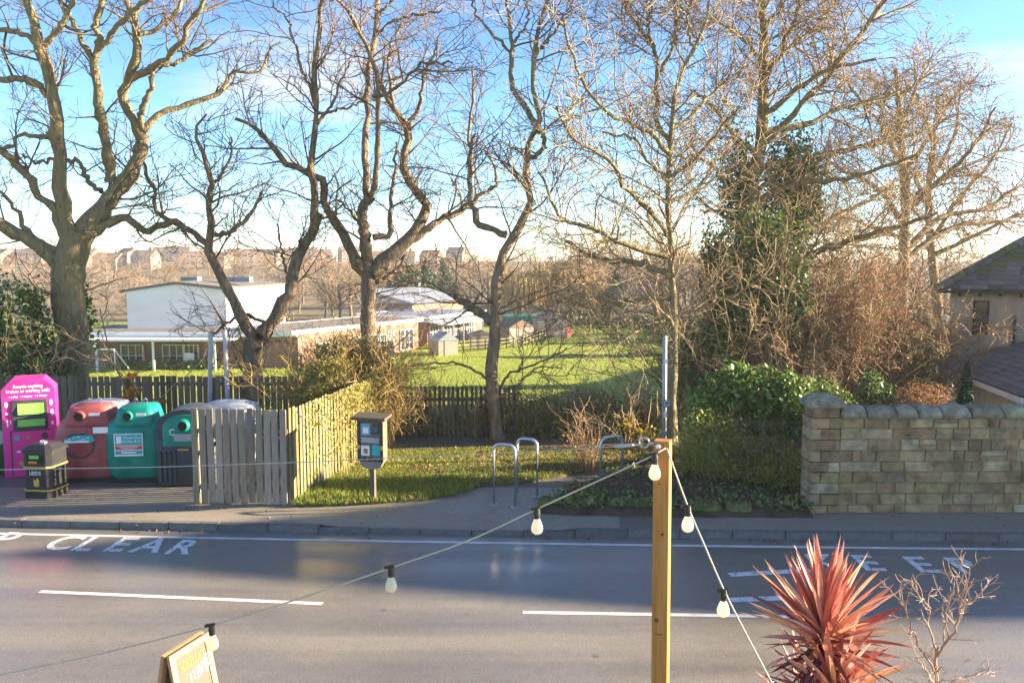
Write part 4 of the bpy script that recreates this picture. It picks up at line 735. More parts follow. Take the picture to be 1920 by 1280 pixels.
# taller pitched block behind
cA, cB, cC = (-17.5, 104), (-12.0, 102.5), (-6.5, 113)
m = MB(); cD = (cA[0]+cC[0]-cB[0], cA[1]+cC[1]-cB[1]); base = [cA, cB, cC, cD]; m.add([SP(*p, 0) for p in base]+[SP(*p, 4.3) for p in base], [(i, (i+1) % 4, (i+1) % 4+4, i+4) for i in range(4)]); mA = ((cA[0]+cD[0])/2, (cA[1]+cD[1])/2); m.build('upper_wall', brick_m, sc)
m = MB(); rA = SP(cA[0]-.5, cA[1]-.3, 5.9); rB = SP(cD[0], cD[1]+.3, 5.9); m.add([SP(cB[0]+.5, cB[1]-.5, 4.2), SP(cC[0]+.5, cC[1], 4.2), rB, rA, SP(cA[0]-.5, cA[1]-.4, 4.2)], [(0, 1, 2, 3), (0, 3, 4)]); m.build('blue_roof', bluroof_m, sc)
for i in range(3): MB().box(SP(-16+1.8*i, 103.45-.5*i, 3.2), (1.3, .12, .7)).build('upper_window', tarp_m, sc)
MB().tube([SP(-11.5, 106, 5), SP(-11.5, 106, 6.6)], .14, 8).build('flue', metal_m, sc)
# things on the field
n = 260000; gx = rng.uniform(-1, 1, n); gy = rng.uniform(58, 121, n); gp = np.c_[-10+gx*(16+gy*.28), gy]; gz = tz(gp[:, 0], gp[:, 1]); h = rng.uniform(.04, .11, n); a = rng.uniform(0, 6.28, n); b0 = np.c_[gp, gz-.01]; wv = np.c_[np.cos(a), np.sin(a), np.zeros(n)]*.035
V = np.stack([b0-wv, b0+wv, b0+np.c_[rng.normal(size=(n, 2))*.05, h]], 1).reshape(-1, 3)
tag(link('field_grass', npmesh('field_grass', V, np.arange(3*n).reshape(n, 3)), fieldg_m), 'mown green grass of the school playing field', 'grass', kind='stuff')
def small_shed(label, p, w_, d_, h_, rise, rz, wm, rm):
    r_ = empty('shed', p, rz, label, 'shed'); MB().box((0, 0, h_/2-.1), (w_, d_, h_+.2)).build('wall', wm, r_); MB().prism([(-w_/2-.12, h_-.05), (0, h_+rise), (w_/2+.12, h_-.05)], 'y', -d_/2-.1, d_/2+.1).build('roof', rm, r_); MB().box((0, -d_/2-.02, .8), (.8, .05, 1.6)).build('door', wm, r_); return r_
def fz(px, py): return G(px, py, Z0)
small_shed('small grey timber playhouse at the edge of the school yard', fz(832, 664), 2.1, 2.2, 1.5, .8, .5, shed_m, bluroof_m)
small_shed('dark low shed behind the rail fence', fz(905, 652), 2.6, 2.0, 1.6, .3, .2, shed_m, felt_m)
small_shed('wide shed with a shallow brown roof beside the green container', fz(965, 640), 3.4, 2.8, 1.8, .8, .6, shed_m, tile_m)
small_shed('brown weatherboarded hut next to the red play tent', fz(1030, 632), 3.6, 3, 2.4, .7, .2, shed_m, felt_m)
ct = empty('container', fz(975, 622), .1, 'green storage container at the far side of the field', 'container'); MB().box((0, 0, 1.1), (4.6, 2.4, 2.2)).build('body', teal_m, ct)
for i in range(9): MB().box((-2.1+i*.52, -1.23, 1.1), (.14, .06, 2.0)).build('rib', teal_m, ct)
pt = MB(); pt.loft([[(1.3*s_*math.cos(2*math.pi*k/6), 1.3*s_*math.sin(2*math.pi*k/6), z_) for k in range(6)] for z_, s_ in ((0, 1), (.9, .95), (1.8, .12))]); o = pt.build('play_tent', redp_m); o.location = fz(1052, 630); tag(o, 'red six-sided play tent by the brown hut', 'tent')
def rail_fence(label, a, b, n_):
    r_ = empty('rail_fence', a, 0, label, 'fence'); d = b-a
    for i in range(n_+1): MB().box(d*i/n_+Vector((0, 0, .55)), (.13, .13, 1.3)).build('post', fence_l, r_)
    for z_ in (.4, .75, 1.1): MB().bar(Vector((0, 0, z_)), d+Vector((0, 0, z_)), .05, .11).build('rail', fence_l, r_)
rail_fence('pale post-and-rail fence running towards the red play tent', fz(978, 651), fz(1026, 633), 8)
rail_fence('pale post-and-rail fence in front of the sheds', fz(855, 661), fz(975, 652), 9)
gl = empty('goal_frame', fz(185, 697), 0, 'white goal frame with net on the playing field', 'goal'); MB().tube([(-1.8, 0, 0), (-1.8, 0, 1.9), (1.4, 0, 1.9), (1.4, 0, 0)], .07, 6).build('frame', white_m, gl); MB().tube([(1.4, 0, 1.9), (2.1, 1.2, 0)], .05, 6).build('stay', white_m, gl)
m = MB()
for i in range(14): m.bar((-1.8+i*.245, .05, 1.85), (-1.8+i*.245, 1.1, 0), .012)
for i in range(8): m.bar((-1.8, .05+i*.14, 1.85-i*.24), (1.4, .05+i*.14, 1.85-i*.24), .012)
tag(m.build('net', white_m, gl), kind='stuff')
for i, (a_, b_) in enumerate(((205, 275), (275, 345), (345, 420))):
    p = fz((a_+b_)/2, 690); p.y -= .8; r_ = empty('low_shrub', p, 0, 'low green shrub below the school windows', 'shrub', 'shrubs below the school windows'); C_ = blob_pts([(0, 0, .35, 1.8, .6, .55)], 1400, .3); V, Q = leafquads(C_, .2, .6); link('foliage', npmesh('foliage', V, Q), leaf_laurel, r_)
p = fz(288, 690); p.y -= 1.2
# ------------------------------------------------------------------ far trees and houses
def far_proto(h, wd, seed, twig, lv=(1.1, 1.3), kind='round'):
    rs = np.random.default_rng(seed); nb = 13; trunk = np.array([[0, 0, 0], [.1, .05, h*.3], [0, .1, h*.62], [.1, 0, h*.95]]); q, r = resample(trunk, [h*.022, h*.018, h*.011, .03], 12, .06)
    Pn = [q]; Rn = [r]
    for i in range(nb):
        t = .25+.6*i/nb; b0 = q[int(t*11)]; a = rs.uniform(0, 6.28); L_ = wd*(1.05-.5*abs(t-.45))*rs.uniform(.75, 1.1); e_ = b0+np.array([math.cos(a)*L_*.85, math.sin(a)*L_*.85, L_*rs.uniform(.35, .8)]); q2, r2 = resample([b0, (b0+e_)/2+rs.normal(size=3)*.3, e_], [h*.009, h*.006, .03], 12, .07); Pn.append(q2); Rn.append(r2)
    Pn = np.array(Pn); Rn = np.array(Rn); A, B = grow(Pn, Rn, lv[0]*1.5, 1.2, 3.2, 25, 70, 6, .1, .18, .6, .06, .03, .2, cap=700); A2, B2 = grow(A, B, lv[1], .7, 1.8, 25, 70, 4, .05, .2, .7, .04, .02, .1, cap=2600)
    V, Q = tubes([(Pn, Rn, 6)]); me1 = npmesh('trunk', V, Q, True); V, Q = tubes([(A, B, 4), (A2, B2, 3)]); me2 = npmesh('crown', V, Q, True); me1.materials.append(bark_b); me2.materials.append(twig); return me1, me2
FP = [far_proto(10, 4.0, 1, twig_d), far_proto(12, 4.6, 2, twig_c), far_proto(9, 4.2, 3, twig_d), far_proto(8, 4.4, 4, twig_gold)]
def far_tree(px, Y, k, s_, label, group, name='bare_tree'):
    x = (px-960)/F*Y; r_ = empty(name, (x, Y, float(tz(x, Y))-.1), random.uniform(0, 6.28), label, 'tree', group); r_.scale = (s_*random.uniform(.9, 1.15), s_*random.uniform(.9, 1.15), s_)
    link('trunk', FP[k][0], None, r_); link('crown', FP[k][1], None, r_); return r_
rs = random.Random(5)
for px in range(150, 620, 42): far_tree(px+rs.uniform(-15, 15), rs.uniform(120, 150), rs.choice((0, 1, 2)), rs.uniform(.55, .75), 'leafless tree in the belt behind the white school hall', 'trees behind the school hall')
for px in range(600, 960, 34): far_tree(px+rs.uniform(-12, 12), rs.uniform(125, 165), rs.choice((0, 1, 2)), rs.uniform(.75, 1.05), 'leafless tree in the belt behind the brick classrooms', 'trees behind the classrooms')
for px in range(1060, 1420, 30): far_tree(px+rs.uniform(-12, 12), rs.uniform(124, 160), rs.choice((0, 1, 2)), rs.uniform(.8, 1.1), 'leafless tree at the far edge of the playing field', 'trees at the far edge of the field')
for px in range(1440, 2000, 48): far_tree(px+rs.uniform(-12, 12), rs.uniform(85, 135), rs.choice((0, 1, 1, 2)), rs.uniform(.8, 1.15), 'leafless tree rising behind the stone house and thicket', 'trees behind the stone house')
for px in range(-60, 1000, 50): far_tree(px+rs.uniform(-15, 15), rs.uniform(200, 270), rs.choice((0, 1, 2)), rs.uniform(.6, .85), 'small leafless tree on the far hillside below the houses', 'trees on the far hillside')
for px in range(-80, 1500, 26): far_tree(px+rs.uniform(-12, 12), rs.uniform(165, 290), rs.choice((0, 1, 2)), rs.uniform(.6, .95), 'leafless tree in the woodland below the far houses', 'woodland trees below the houses')
for px in range(1080, 1480, 36): far_tree(px+rs.uniform(-12, 12), rs.uniform(135, 180), rs.choice((0, 1, 2)), rs.uniform(1.0, 1.35), 'tall leafless tree behind the far edge of the playing field', 'tall trees behind the field')
for px, Y, s_ in ((975, 128, .95), (1035, 131, 1.05), (1095, 130, .9)):
    t_ = far_tree(px, Y, 3, s_, 'golden weeping willow at the far side of the field', 'golden willows', 'willow_tree'); b = np.array(t_.location)
    n_ = 420; a = rng.uniform(0, 6.28, n_); r_ = 4.6*np.sqrt(rng.random(n_)); top = 5.0+3.2*np.sqrt(1-(r_/4.9)**2)+rng.normal(size=n_)*.3; K = 6; L_ = rng.uniform(2.2, 5.5, n_); Pn = np.stack([np.c_[np.cos(a)*(r_+.25*k*.3), np.sin(a)*(r_+.25*k*.3), np.maximum(top-L_*k/(K-1), .5)]+rng.normal(size=(n_, 3))*.05 for k in range(K)], 1)
    V, Q = tubes([(Pn, np.full((n_, K), .035), 3)]); link('hanging_twigs', npmesh('hanging_twigs', V, Q), twig_gold, t_)
for px, Y, h_ in ((770, 118, 8.6), (800, 122, 9.0), (838, 126, 9.2), (1150, 124, 7.2), (740, 124, 7.6)):
    x = (px-960)/F*Y; r_ = empty('pine_tree', (x, Y, float(tz(x, Y))-.1), 0, 'dark green pine standing among the leafless trees', 'tree', 'dark pines in the belt'); MB().tube([(0, 0, 0), (.1, 0, h_*.5), (0, 0, h_*.95)], [.22, .15, .04], 6).build('trunk', bark_b, r_)
    C_ = blob_pts([(rng.normal()*.5, rng.normal()*.5, h_*(.42+.09*i), 2.3-.28*i, 2.3-.28*i, .9) for i in range(7)], 2600, .35); V, Q = leafquads(C_, .42, .4, .8); link('crown', npmesh('crown', V, Q), leaf_conifer, r_)
for x, Y, h_ in ((22, 65, 6.0), (20, 84, 6.0), (27, 98, 6.5)):
    r_ = empty('evergreen_tree', (x, Y, float(tz(x, Y))-.1), x, 'dark evergreen tree at the side of the field behind the thicket', 'tree', 'evergreens beside the field'); MB().tube([(0, 0, 0), (.1, 0, h_*.5), (0, 0, h_*.95)], [.22, .15, .04], 6).build('trunk', bark_b, r_)
    C_ = blob_pts([(rng.normal()*.4, rng.normal()*.4, h_*(.25+.11*i), 1.7-.17*i, 1.7-.17*i, .9) for i in range(7)], 3000, .3); V, Q = leafquads(C_, .36, .5, .8); link('crown', npmesh('crown', V, Q), leaf_conifer, r_)
fh_ = empty('far_hedge', ((1170-960)/F*119, 119, Z0), 0, 'dark clipped hedge along the far edge of the playing field', 'hedge'); C_ = blob_pts([(-8+i*1.3, 0, .8, 1.1, .8, 1.0) for i in range(40)], 7000, .4); V, Q = leafquads(C_, .3, .6); link('foliage', npmesh('foliage', V, Q), leaf_conifer, fh_)
for px, Y, s_, k in ((2300, 78, .9, 0), (2500, 70, 1.0, 0), (2650, 86, 1.0, 2)): far_tree(px, Y, k, s_, 'leafless tree at the side of the field beyond the stone house', 'trees beside the field')
for i, px in enumerate(list(range(-40, 640, 34))+list(range(660, 900, 48))):
    Y = rs.uniform(300, 420); x = (px-960)/F*Y; house('hillside_house', 'small pitched-roof house in the estate on the far hillside', (x, Y, float(tz(x, Y))), rs.uniform(-.5, .5), rs.uniform(6, 11), 8, rs.uniform(4.2, 5.2), rs.uniform(1.8, 2.6), hbrick_m, tile_m, 'houses on the far hillside', 1)
# ------------------------------------------------------------------ recycling point
def sring(hx, hy, z_, n_=28, ex=.45, cx=0, cy=0):
    return [(cx+hx*math.copysign(abs(math.cos(t))**ex, math.cos(t)), cy+hy*math.copysign(abs(math.sin(t))**ex, math.sin(t)), z_) for t in [2*math.pi*k/n_ for k in range(n_)]]
def panel(parent, name, mat, x0, x1, z0, z1, y, th=.006):
    return MB().box(((x0+x1)/2, y, (z0+z1)/2), (x1-x0, th, z1-z0)).build(name, mat, parent)
def bottle_bank(loc, rz, label, body, scale=1.0):
    r_ = empty('bottle_bank', loc, rz, label, 'bottle bank', 'bottle banks'); m = MB()
    m.loft([sring(.62*a, .55*b_, z_) for z_, a, b_ in ((.06, .80, .80), (.10, .86, .86), (.22, .94, .95), (.45, 1.0, 1.03), (.75, 1.02, 1.05), (1.0, 1.0, 1.0), (1.17, .96, .9), (1.28, .88, .76), (1.33, .76, .62))]); m.build('body', body, r_, True)
    m = MB(); m.loft([sring(.42*a, .46*b_, z_, ex=.3) for z_, a, b_ in ((1.18, 1.05, 1.05), (1.30, 1.0, 1.0), (1.50, .88, .9), (1.57, .82, .84), (1.6, .72, .74))]); hd = m.build('hood', body, r_, True)
    m = MB(); m.tube([(-.12, -.47, 1.42), (-.12, -.40, 1.42)], .115, 18); m.build('hole_rim', body, hd, True)
    MB().tube([(-.12, -.476, 1.42), (-.12, -.471, 1.42)], .085, 18).build('hole', dark_m, hd)
    panel(hd, 'hood_label', wtext_m, .06, .26, 1.43, 1.49, -.462)
    MB().box((0, 0, .05), (1.1, .95, .1)).build('base', black_m, r_)
    for s_ in (-.1, .1): MB().tube([(s_-.03, .1, 1.58), (s_-.035, .1, 1.68), (s_, .1, 1.72), (s_+.035, .1, 1.68), (s_+.03, .1, 1.58)], .012, 6).build('lifting_eye', metal_m, r_)
    return r_
p = G(157, 906, .12); rb = bottle_bank((p.x, p.y+.55, .12), .12, 'faded red plastic bottle bank with torn teal sticker', red_m); rb.scale = (1.12, 1, 1)
m = MB(); m.tube([(-.1+.26*math.cos(2*math.pi*k/24), -.577-.002*abs(math.sin(2*math.pi*k/24)), .82+.26*math.sin(2*math.pi*k/24)) for k in range(25)], .018, 6); m.build('ring_mark', char_m, rb)
MB().prism([(-.36, .88), (.12, .885), (.2, .93), (.17, 1.0), (.14, 1.04), (-.18, 1.045), (-.24, 1.01), (-.35, .98)], 'y', -.609, -.603).build('torn_sticker', tealp_m, rb); MB().prism([(-.35, .885), (.08, .89), (.10, .93), (-.05, .94), (-.2, .93), (-.3, .95), (-.345, .94)], 'y', -.613, -.6095).build('torn_sticker', wtext_m, rb); [panel(rb, 'torn_scrap', wtext_m, x_, x_+.05, .96+.02*(k % 3), .975+.02*(k % 3), -.611, .003) for k, x_ in enumerate((-.28, -.2, -.12, -.03, .05))]; panel(rb, 'notice', wtext_m, .15, .42, 1.07, 1.2, -.545)
p = G(246, 906, .12); gb = bottle_bank((p.x, p.y+.55, .12), .12, 'teal green bottle bank with mixed glass label', teal_m); gb.scale = (1.0, 1, 1)
panel(gb, 'label_board', wtext_m, -.36, .22, .60, 1.08, -.590, .02); panel(gb, 'label_field', tealp_m, -.34, .20, .84, 1.06, -.603); panel(gb, 'label_field', redp_m, -.34, .20, .74, .83, -.603); panel(gb, 'label_field', tealp_m, -.34, .20, .64, .72, -.603)
text('Mixed Glass\nBottles & Jars', .075, wtext_m, gb, (.02, -.6075, .955)); [panel(gb, 'print_line', wtext_m, -.30+.05*k, .16-.05*k, .808-.026*k, .818-.026*k, -.606, .004) for k in range(3)]; panel(gb, 'print_line', wtext_m, -.22, .08, .665, .695, -.606, .004); panel(gb, 'bottle_symbol', wtext_m, -.31, -.21, .88, 1.03, -.606, .004)
p = G(345, 912, .12); db = empty('glass_bank', (p.x, p.y+.5, .12), .08, 'charcoal ribbed glass bank with a teal arched mouth behind the slatted screen', 'bottle bank')
m = MB(); m.loft([sring(.62*a, .5*b_, z_, ex=.28) for z_, a, b_ in ((0, .97, .97), (.05, 1, 1), (.95, 1, 1), (1.0, .97, .97))]); m.build('body', char_m, db, True)
arch = [(-.56, .98), (.56, .98)]+[(.56*math.cos(t), 1.28+.34*math.sin(t)) for t in np.linspace(0, math.pi, 14)]
MB().prism(arch, 'y', -.46, .48).build('hood', char_m, db)
ar2 = [(-.43, .86), (.43, .86)]+[(.43*math.cos(t), 1.26+.26*math.sin(t)) for t in np.linspace(0, math.pi, 14)]; MB().prism(ar2, 'y', -.515, -.44).build('mouth_frame', teal_m, db)
ar3 = [(-.37, .92), (.37, .92)]+[(.37*math.cos(t), 1.24+.22*math.sin(t)) for t in np.linspace(0, math.pi, 14)]; MB().prism(ar3, 'y', -.520, -.512).build('mouth_panel', teal_m, db)
MB().tube([(0, -.6, 1.3), (0, -.5, 1.3)], .14, 18).build('hole_rim', teal_m, db, True); MB().tube([(0, -.606, 1.3), (0, -.601, 1.3)], .095, 18).build('hole', dark_m, db); panel(db, 'label', grey_m, -.2, .25, .97, 1.12, -.525); MB().tube([(-.22+.06*math.cos(t), -.527, 1.16+.06*math.sin(t)) for t in np.linspace(.8, 5.5, 14)], .012, 5).build('recycling_arc', wtext_m, db)
for x in (-.5, -.4, -.3, -.2, .2, .3, .4, .5): MB().box((x, -.5, .42), (.055, .06, .66)).build('rib', char_m, db)
panel(db, 'arrow_mark', gold_m, -.14, .08, .77, .80, -.502)
p = G(380, 900, .12); o = MB(); o.loft([sring(.62, .5, 0, ex=.5), sring(.66, .52, 1.22, ex=.5), sring(.6, .46, 1.33, ex=.6), sring(.4, .3, 1.41, ex=.8), sring(.1, .08, 1.45, ex=1)]); o = o.build('covered_bank', tarp_m, None, True); o.location = (p.x, p.y+1.9, .12); tag(o, 'bank under a crumpled grey sheet behind the charcoal glass bank', 'bottle bank')
for px, col, lb, hh in ((2, dgreen_m, 'dark green bank left of the pink machine', 1.55), (128, pink_m, 'pink bank with a grey lid behind the red bottle bank', 1.38)):
    p = G(px, 893, .12); r_ = empty('recycling_bank', (p.x-(.25 if px == 2 else 0), p.y+(.6 if px == 2 else 1.6), .12), .1, lb, 'recycling bank'); m = MB(); m.loft([sring(.6, .5, 0, ex=.35), sring(.62, .52, hh*.75, ex=.35), sring(.58, .48, hh*.85, ex=.35)]); m.build('body', col, r_, True)
    m = MB(); m.loft([sring(.62, .52, hh*.85, ex=.35), sring(.55, .45, hh, ex=.4), sring(.3, .25, hh*1.04, ex=.5)]); m.build('lid', dgreen_m if px == 2 else tarp_m, r_, True)
    panel(r_, 'label', grey_m, .1, .3, .7, 1.0, -.535)
# pink machine
p = G(60, 892, .12); pm = empty('recycling_machine', (p.x, p.y+.02, .12), .42, 'bright pink electrical recycling machine with chamfered top', 'recycling machine')
MB().prism([(-.52, 0), (.52, 0), (.52, 1.92), (.30, 2.15), (-.30, 2.15), (-.52, 1.92)], 'y', .0, .7).build('body', pink_m, pm, bevel=.015)
MB().box((.02, -.012, 1.36), (.66, .05, .66)).build('hatch_frame', char_m, pm)
MB().box((.04, -.045, 1.50), (.5, .03, .26), M4=Matrix.Rotation(R(-12), 3, 'X')).build('hatch_flap', lime_m, pm); MB().box((.04, -.06, 1.2), (.52, .03, .2), M4=Matrix.Rotation(R(-35), 3, 'X')).build('hatch_tray', lime_m, pm)
panel(pm, 'door_gap', char_m, -.38, -.355, .04, 1.02, -.004, .012); panel(pm, 'door_gap', char_m, -.38, .42, 1.0, 1.02, -.006, .012)
text('Recycle anything\nbroken or working with:', .098, wtext_m, pm, (0, -.006, 1.93), sx=.86, bold=.0025); text('v a plug   v a battery   v a charger', .06, wtext_m, pm, (0, -.006, 1.765), sx=.9, bold=.001)
icons = [(-.42, 1.6, .09, .13, wtext_m), (-.42, 1.4, .08, .06, blueb_m), (-.42, 1.18, .035, .16, wtext_m), (-.36, 1.22, .03, .1, wtext_m), (.43, 1.6, .08, .16, wtext_m), (.44, 1.38, .08, .14, wtext_m), (.44, 1.15, .06, .1, wtext_m), (-.26, .86, .13, .13, tealp_m), (-.04, .86, .08, .1, orange_m), (-.22, .56, .13, .05, wtext_m), (.02, .58, .2, .16, lime_m), (.28, .88, .14, .16, char_m), (.3, .55, .1, .1, tealp_m), (-.2, .3, .1, .1, gold_m)]
for x, z_, w_, h_, mt in icons:
    m = MB(); k = random.choice((5, 6, 7)); m.prism([(x+w_/2*math.cos(2*math.pi*j/k+.4)*random.uniform(.8, 1.15), z_+h_/2*math.sin(2*math.pi*j/k+.4)*random.uniform(.8, 1.15)) for j in range(k)], 'y', -.008, .0); m.build('printed_symbol', mt, pm)
# litter bin
p = G(73, 934, .12); lb = empty('litter_bin', (p.x, p.y+.3, .12), -.12, 'black litter bin with gold bands on the yard edge', 'litter bin')
lb.scale = (.88, .88, .95)
def octa(r_, z_, c=.72): return [(r_*a, r_*b_, z_) for a, b_ in ((-c, -1), (c, -1), (1, -c), (1, c), (c, 1), (-c, 1), (-1, c), (-1, -c))]
m = MB(); m.loft([octa(.36, 0), octa(.36, .14), octa(.34, .16), octa(.34, .66)]); m.build('body', black_m, lb); m = MB(); m.loft([octa(.35, .66), octa(.35, .98)]); m.build('collar', black_m, lb); m = MB(); m.loft([octa(.39, .98), octa(.39, 1.02), octa(.24, 1.12), octa(.1, 1.14)]); m.build('lid', black_m, lb)
for z_ in (.155, .645): m = MB(); m.loft([octa(.368, z_), octa(.368, z_+.028)]); m.build('gold_band', gold_m, lb)
panel(lb, 'opening', dark_m, -.2, .2, .74, .92, -.352); panel(lb, 'litter', lime_m, -.14, .1, .84, .91, -.356); panel(lb, 'litter', orange_m, -.16, .05, .74, .79, -.356)
MB().box((.352, 0, .83), (.006, .4, .18)).build('opening', dark_m, lb); text('LEEDS', .11, wtext_m, lb, (-.02, -.343, .53), sx=.95, bold=.001)
m = MB(); m.prism([(-.06, .25), (.06, .25), (.07, .38), (.03, .44), (-.02, .38), (-.07, .42)], 'y', -.344, -.340); m.build('crest', gold_m, lb); MB().tube([(.05, -.1, 1.13), (.06, -.1, 1.17)], .08, 8).build('ash_plate', metal_m, lb)
# two grey poles
for (a_, b_), lb_ in zip((((390, 800), (395, 624)), ((430, 812), (421, 618))), ('slanting square grey post rising behind the charcoal glass bank', 'slanting round grey post rising behind the slatted screen')):
    A_ = P(a_[0], a_[1], 20.6); B_ = P(b_[0], b_[1], 20.6); A_.z = .12; m = MB(); m.tube([A_-A_, B_-A_], .055, 4 if a_[0] < 400 else 12); o = m.build('metal_post', pole_m); o.location = A_; tag(o, lb_, 'post')
# ------------------------------------------------------------------ notice board, stands, sign post
p = G(699, 940, .15); nb = empty('notice_board', p, -.28, 'wooden community notice board with pinned posters on a single post', 'notice board'); nb.scale = (.9, .9, .93)
MB().box((0, .02, .45), (.11, .09, .95)).build('post', fence_d, nb); MB().prism([(-.28, .86), (.28, .86), (.22, .76), (.08, .70), (-.08, .70), (-.22, .76)], 'y', -.05, .04).build('bracket', shed_m, nb)
MB().box((0, .03, 1.32), (.60, .2, .9)).build('case', fence_d, nb); MB().box((0, 0, 1.80), (.78, .38, .06), M4=Matrix.Rotation(R(8), 3, 'X')).build('roof_board', paling_m, nb)
for c, d in (((0, -.085, 1.73), (.6, .03, .07)), ((0, -.085, .91), (.6, .03, .07)), ((-.27, -.085, 1.32), (.06, .03, .75)), ((.27, -.085, 1.32), (.06, .03, .75))): MB().box(c, d).build('frame', paling_m, nb)
for x0, x1, z0, z1, mt in ((-.22, .0, 1.42, 1.66, blueb_m), (.05, .21, 1.45, 1.67, char_m), (-.22, -.02, .99, 1.2, wtext_m), (.04, .22, 1.0, 1.22, tealp_m), (-.22, .2, 1.26, 1.37, grey_m), (-.17, -.04, 1.46, 1.58, wtext_m), (-.16, -.06, 1.03, 1.14, orange_m), (.08, .18, 1.5, 1.6, blueb_m)): panel(nb, 'poster', mt, x0, x1, z0, z1, -.075-.003*(mt in (wtext_m, orange_m)))
for x in (-.27, .27): MB().tube([(x, -.108, 1.17), (x, -.101, 1.17)], .045, 9).build('painted_flower', gold_m, nb)
for x in (-.2, -.07, .08, .2): MB().tube([(x, -.108, .92), (x, -.101, .92)], .03, 7).build('painted_flower', redp_m if x in (-.07,) else teal_m, nb); MB().tube([(x, -.108, 1.735), (x, -.101, 1.735)], .022, 7).build('painted_flower', redp_m, nb)
for (a_, b_), h_, lb_ in (((G(926, 946, .12), G(966, 951, .12)), 1.2, 'galvanised bicycle hoop stand nearest the notice board'), ((G(970, 926, .12), G(1007, 931, .12)), 1.15, 'galvanised bicycle hoop stand in the middle of the row'), ((G(1126, 915, .12), G(1166, 909, .12)), 1.06, 'galvanised bicycle hoop stand beside the red-stemmed shrub')):
    r_ = empty('bicycle_stand', a_, 0, lb_, 'bicycle stand', 'bicycle stands'); d = b_-a_; w_ = d.length; e = d.normalized(); rr_ = .13; pts = [Vector((0, 0, 0)), Vector((0, 0, h_-rr_))]+[e*(rr_-rr_*math.cos(t))+Vector((0, 0, h_-rr_+rr_*math.sin(t))) for t in np.linspace(.2, math.pi/2, 6)]
    pts += [e*(w_-rr_+rr_*math.sin(t))+Vector((0, 0, h_-rr_+rr_*math.cos(t))) for t in np.linspace(0, math.pi/2, 7)]+[e*w_]; MB().tube(pts, .03, 10).build('hoop', metal_m, r_, True)
    for q in (Vector(), e*w_): MB().tube([q, q+Vector((0, 0, .012))], .075, 12).build('base_plate', metal_m, r_)
p = Vector(gnd(1250, 19.8)); sg = empty('sign_post', p, 0, 'grey metal post with a small round blue disc', 'post'); MB().tube([(0, 0, 0), (-.03, 0, 2.95)], .055, 12).build('pole', pole_m, sg, True); MB().tube([(.02, -.075, 1.37), (.02, -.06, 1.37)], .095, 20).build('disc', blueb_m, sg); MB().tube([(.02, -.078, 1.37), (.02, -.0751, 1.37)], .078, 20).build('disc_face', tarp_m, sg); panel(sg, 'arrow_mark', char_m, -.02, .06, 1.375, 1.395, -.081, .004)
for z_ in (.6, 1.05, 2.3): panel(sg, 'sticker', wtext_m if z_ > 1 else blueb_m, -.04, .04, z_, z_+.12, -.064, .004)
# ------------------------------------------------------------------ near things: timber post, festoon lights, wire
PY = 5.2; pt_ = P(1252, 828, PY); ph_ = pt_.z-.12
tp = empty('timber_post', (pt_.x, PY+.05, .12), R(-4), 'tall square orange-brown timber post carrying the festoon lights', 'post'); m = MB(); m.box((0, 0, ph_/2), (.1, .1, ph_)); o = m.build('post', post_m, tp, bevel=.004); tp.rotation_euler = (0, R(-.35), R(-20))
for kx, kz, kr in ((.012, 2.98, .011), (-.02, 2.42, .015), (.02, 1.95, .01), (-.01, 3.3, .008)): MB().tube([(kx, -.0508, kz), (kx, -.049, kz)], kr, 9).build('knot', knot_m, o)
MB().box((-.004, -.0503, 2.33), (.05, .002, .006)).build('crack', knot_m, o)
eye = MB(); ec = P(1216, 832, PY+.03)-tp.location; eye.tube([ec+Vector((.032*math.cos(t), 0, .032*math.sin(t))) for t in np.linspace(0, 2*math.pi, 17)], .006, 6); eye.tube([ec+Vector((.03, 0, 0)), ec+Vector((.09, 0, 0))], .007, 6); eye.build('eye_bolt', metal_m, tp, True)
MB().tube([P(1250, 838, PY-.02)-tp.location, P(1250, 838, PY-.05)-tp.location], .012, 8).build('hook', metal_m, tp)
w0 = P(1205, 833, PY+.03); wr = empty('tension_wire', w0, 0, 'thin steel tension wire with turnbuckle fixed to the timber post', 'wire'); pts = [P(px, py, PY+.03)-w0 for px, py in ((1150, 837), (1000, 846), (850, 853), (600, 865), (300, 875), (0, 880), (-300, 882))]
MB().tube(pts, .0028, 5).build('wire', metal_m, wr); MB().tube([P(1205, 833, PY+.03)-w0, P(1190, 834, PY+.03)-w0, P(1185, 834, PY+.03)-w0, P(1160, 836, PY+.03)-w0, P(1150, 837, PY+.03)-w0], [.005, .005, .011, .011, .004], 8).build('turnbuckle', metal_m, wr)
def festoon(label, cable, bulbs, Yf):
    a_ = P(*cable[0], Yf(0)); r_ = empty('festoon_lights', a_, 0, label, 'string lights'); n_ = len(cable); seg = [P(c[0], c[1], Yf(i/(n_-1)))-a_ for i, c in enumerate(cable)]; q, _ = resample(seg, [1]*n_, 40)
    MB().tube([Vector(v) for v in q], .005, 6).build('cable', cable_m, r_, True)
    for (px, py), f in bulbs:
        b_ = P(px, py, Yf(f))-a_; sk = MB(); sk.tube([b_+Vector((0, 0, .012)), b_+Vector((0, 0, -.022)), b_+Vector((0, 0, -.055))], [.017, .021, .019], 12); sk.bar(b_+Vector((-.04, 0, .002)), b_+Vector((.02, 0, .012)), .02, .016); s_ = sk.build('socket', black_m, r_)
        m = MB(); m.loft([[(b_.x+r2*math.cos(2*math.pi*k/18), b_.y+r2*math.sin(2*math.pi*k/18), b_.z+z_) for k in range(18)] for z_, r2 in ((-.05, .015), (-.062, .019), (-.08, .027), (-.10, .034), (-.118, .037), (-.134, .034), (-.146, .026), (-.153, .014), (-.155, .003))]); m.build('bulb', bulb_m, r_, True)
    return r_
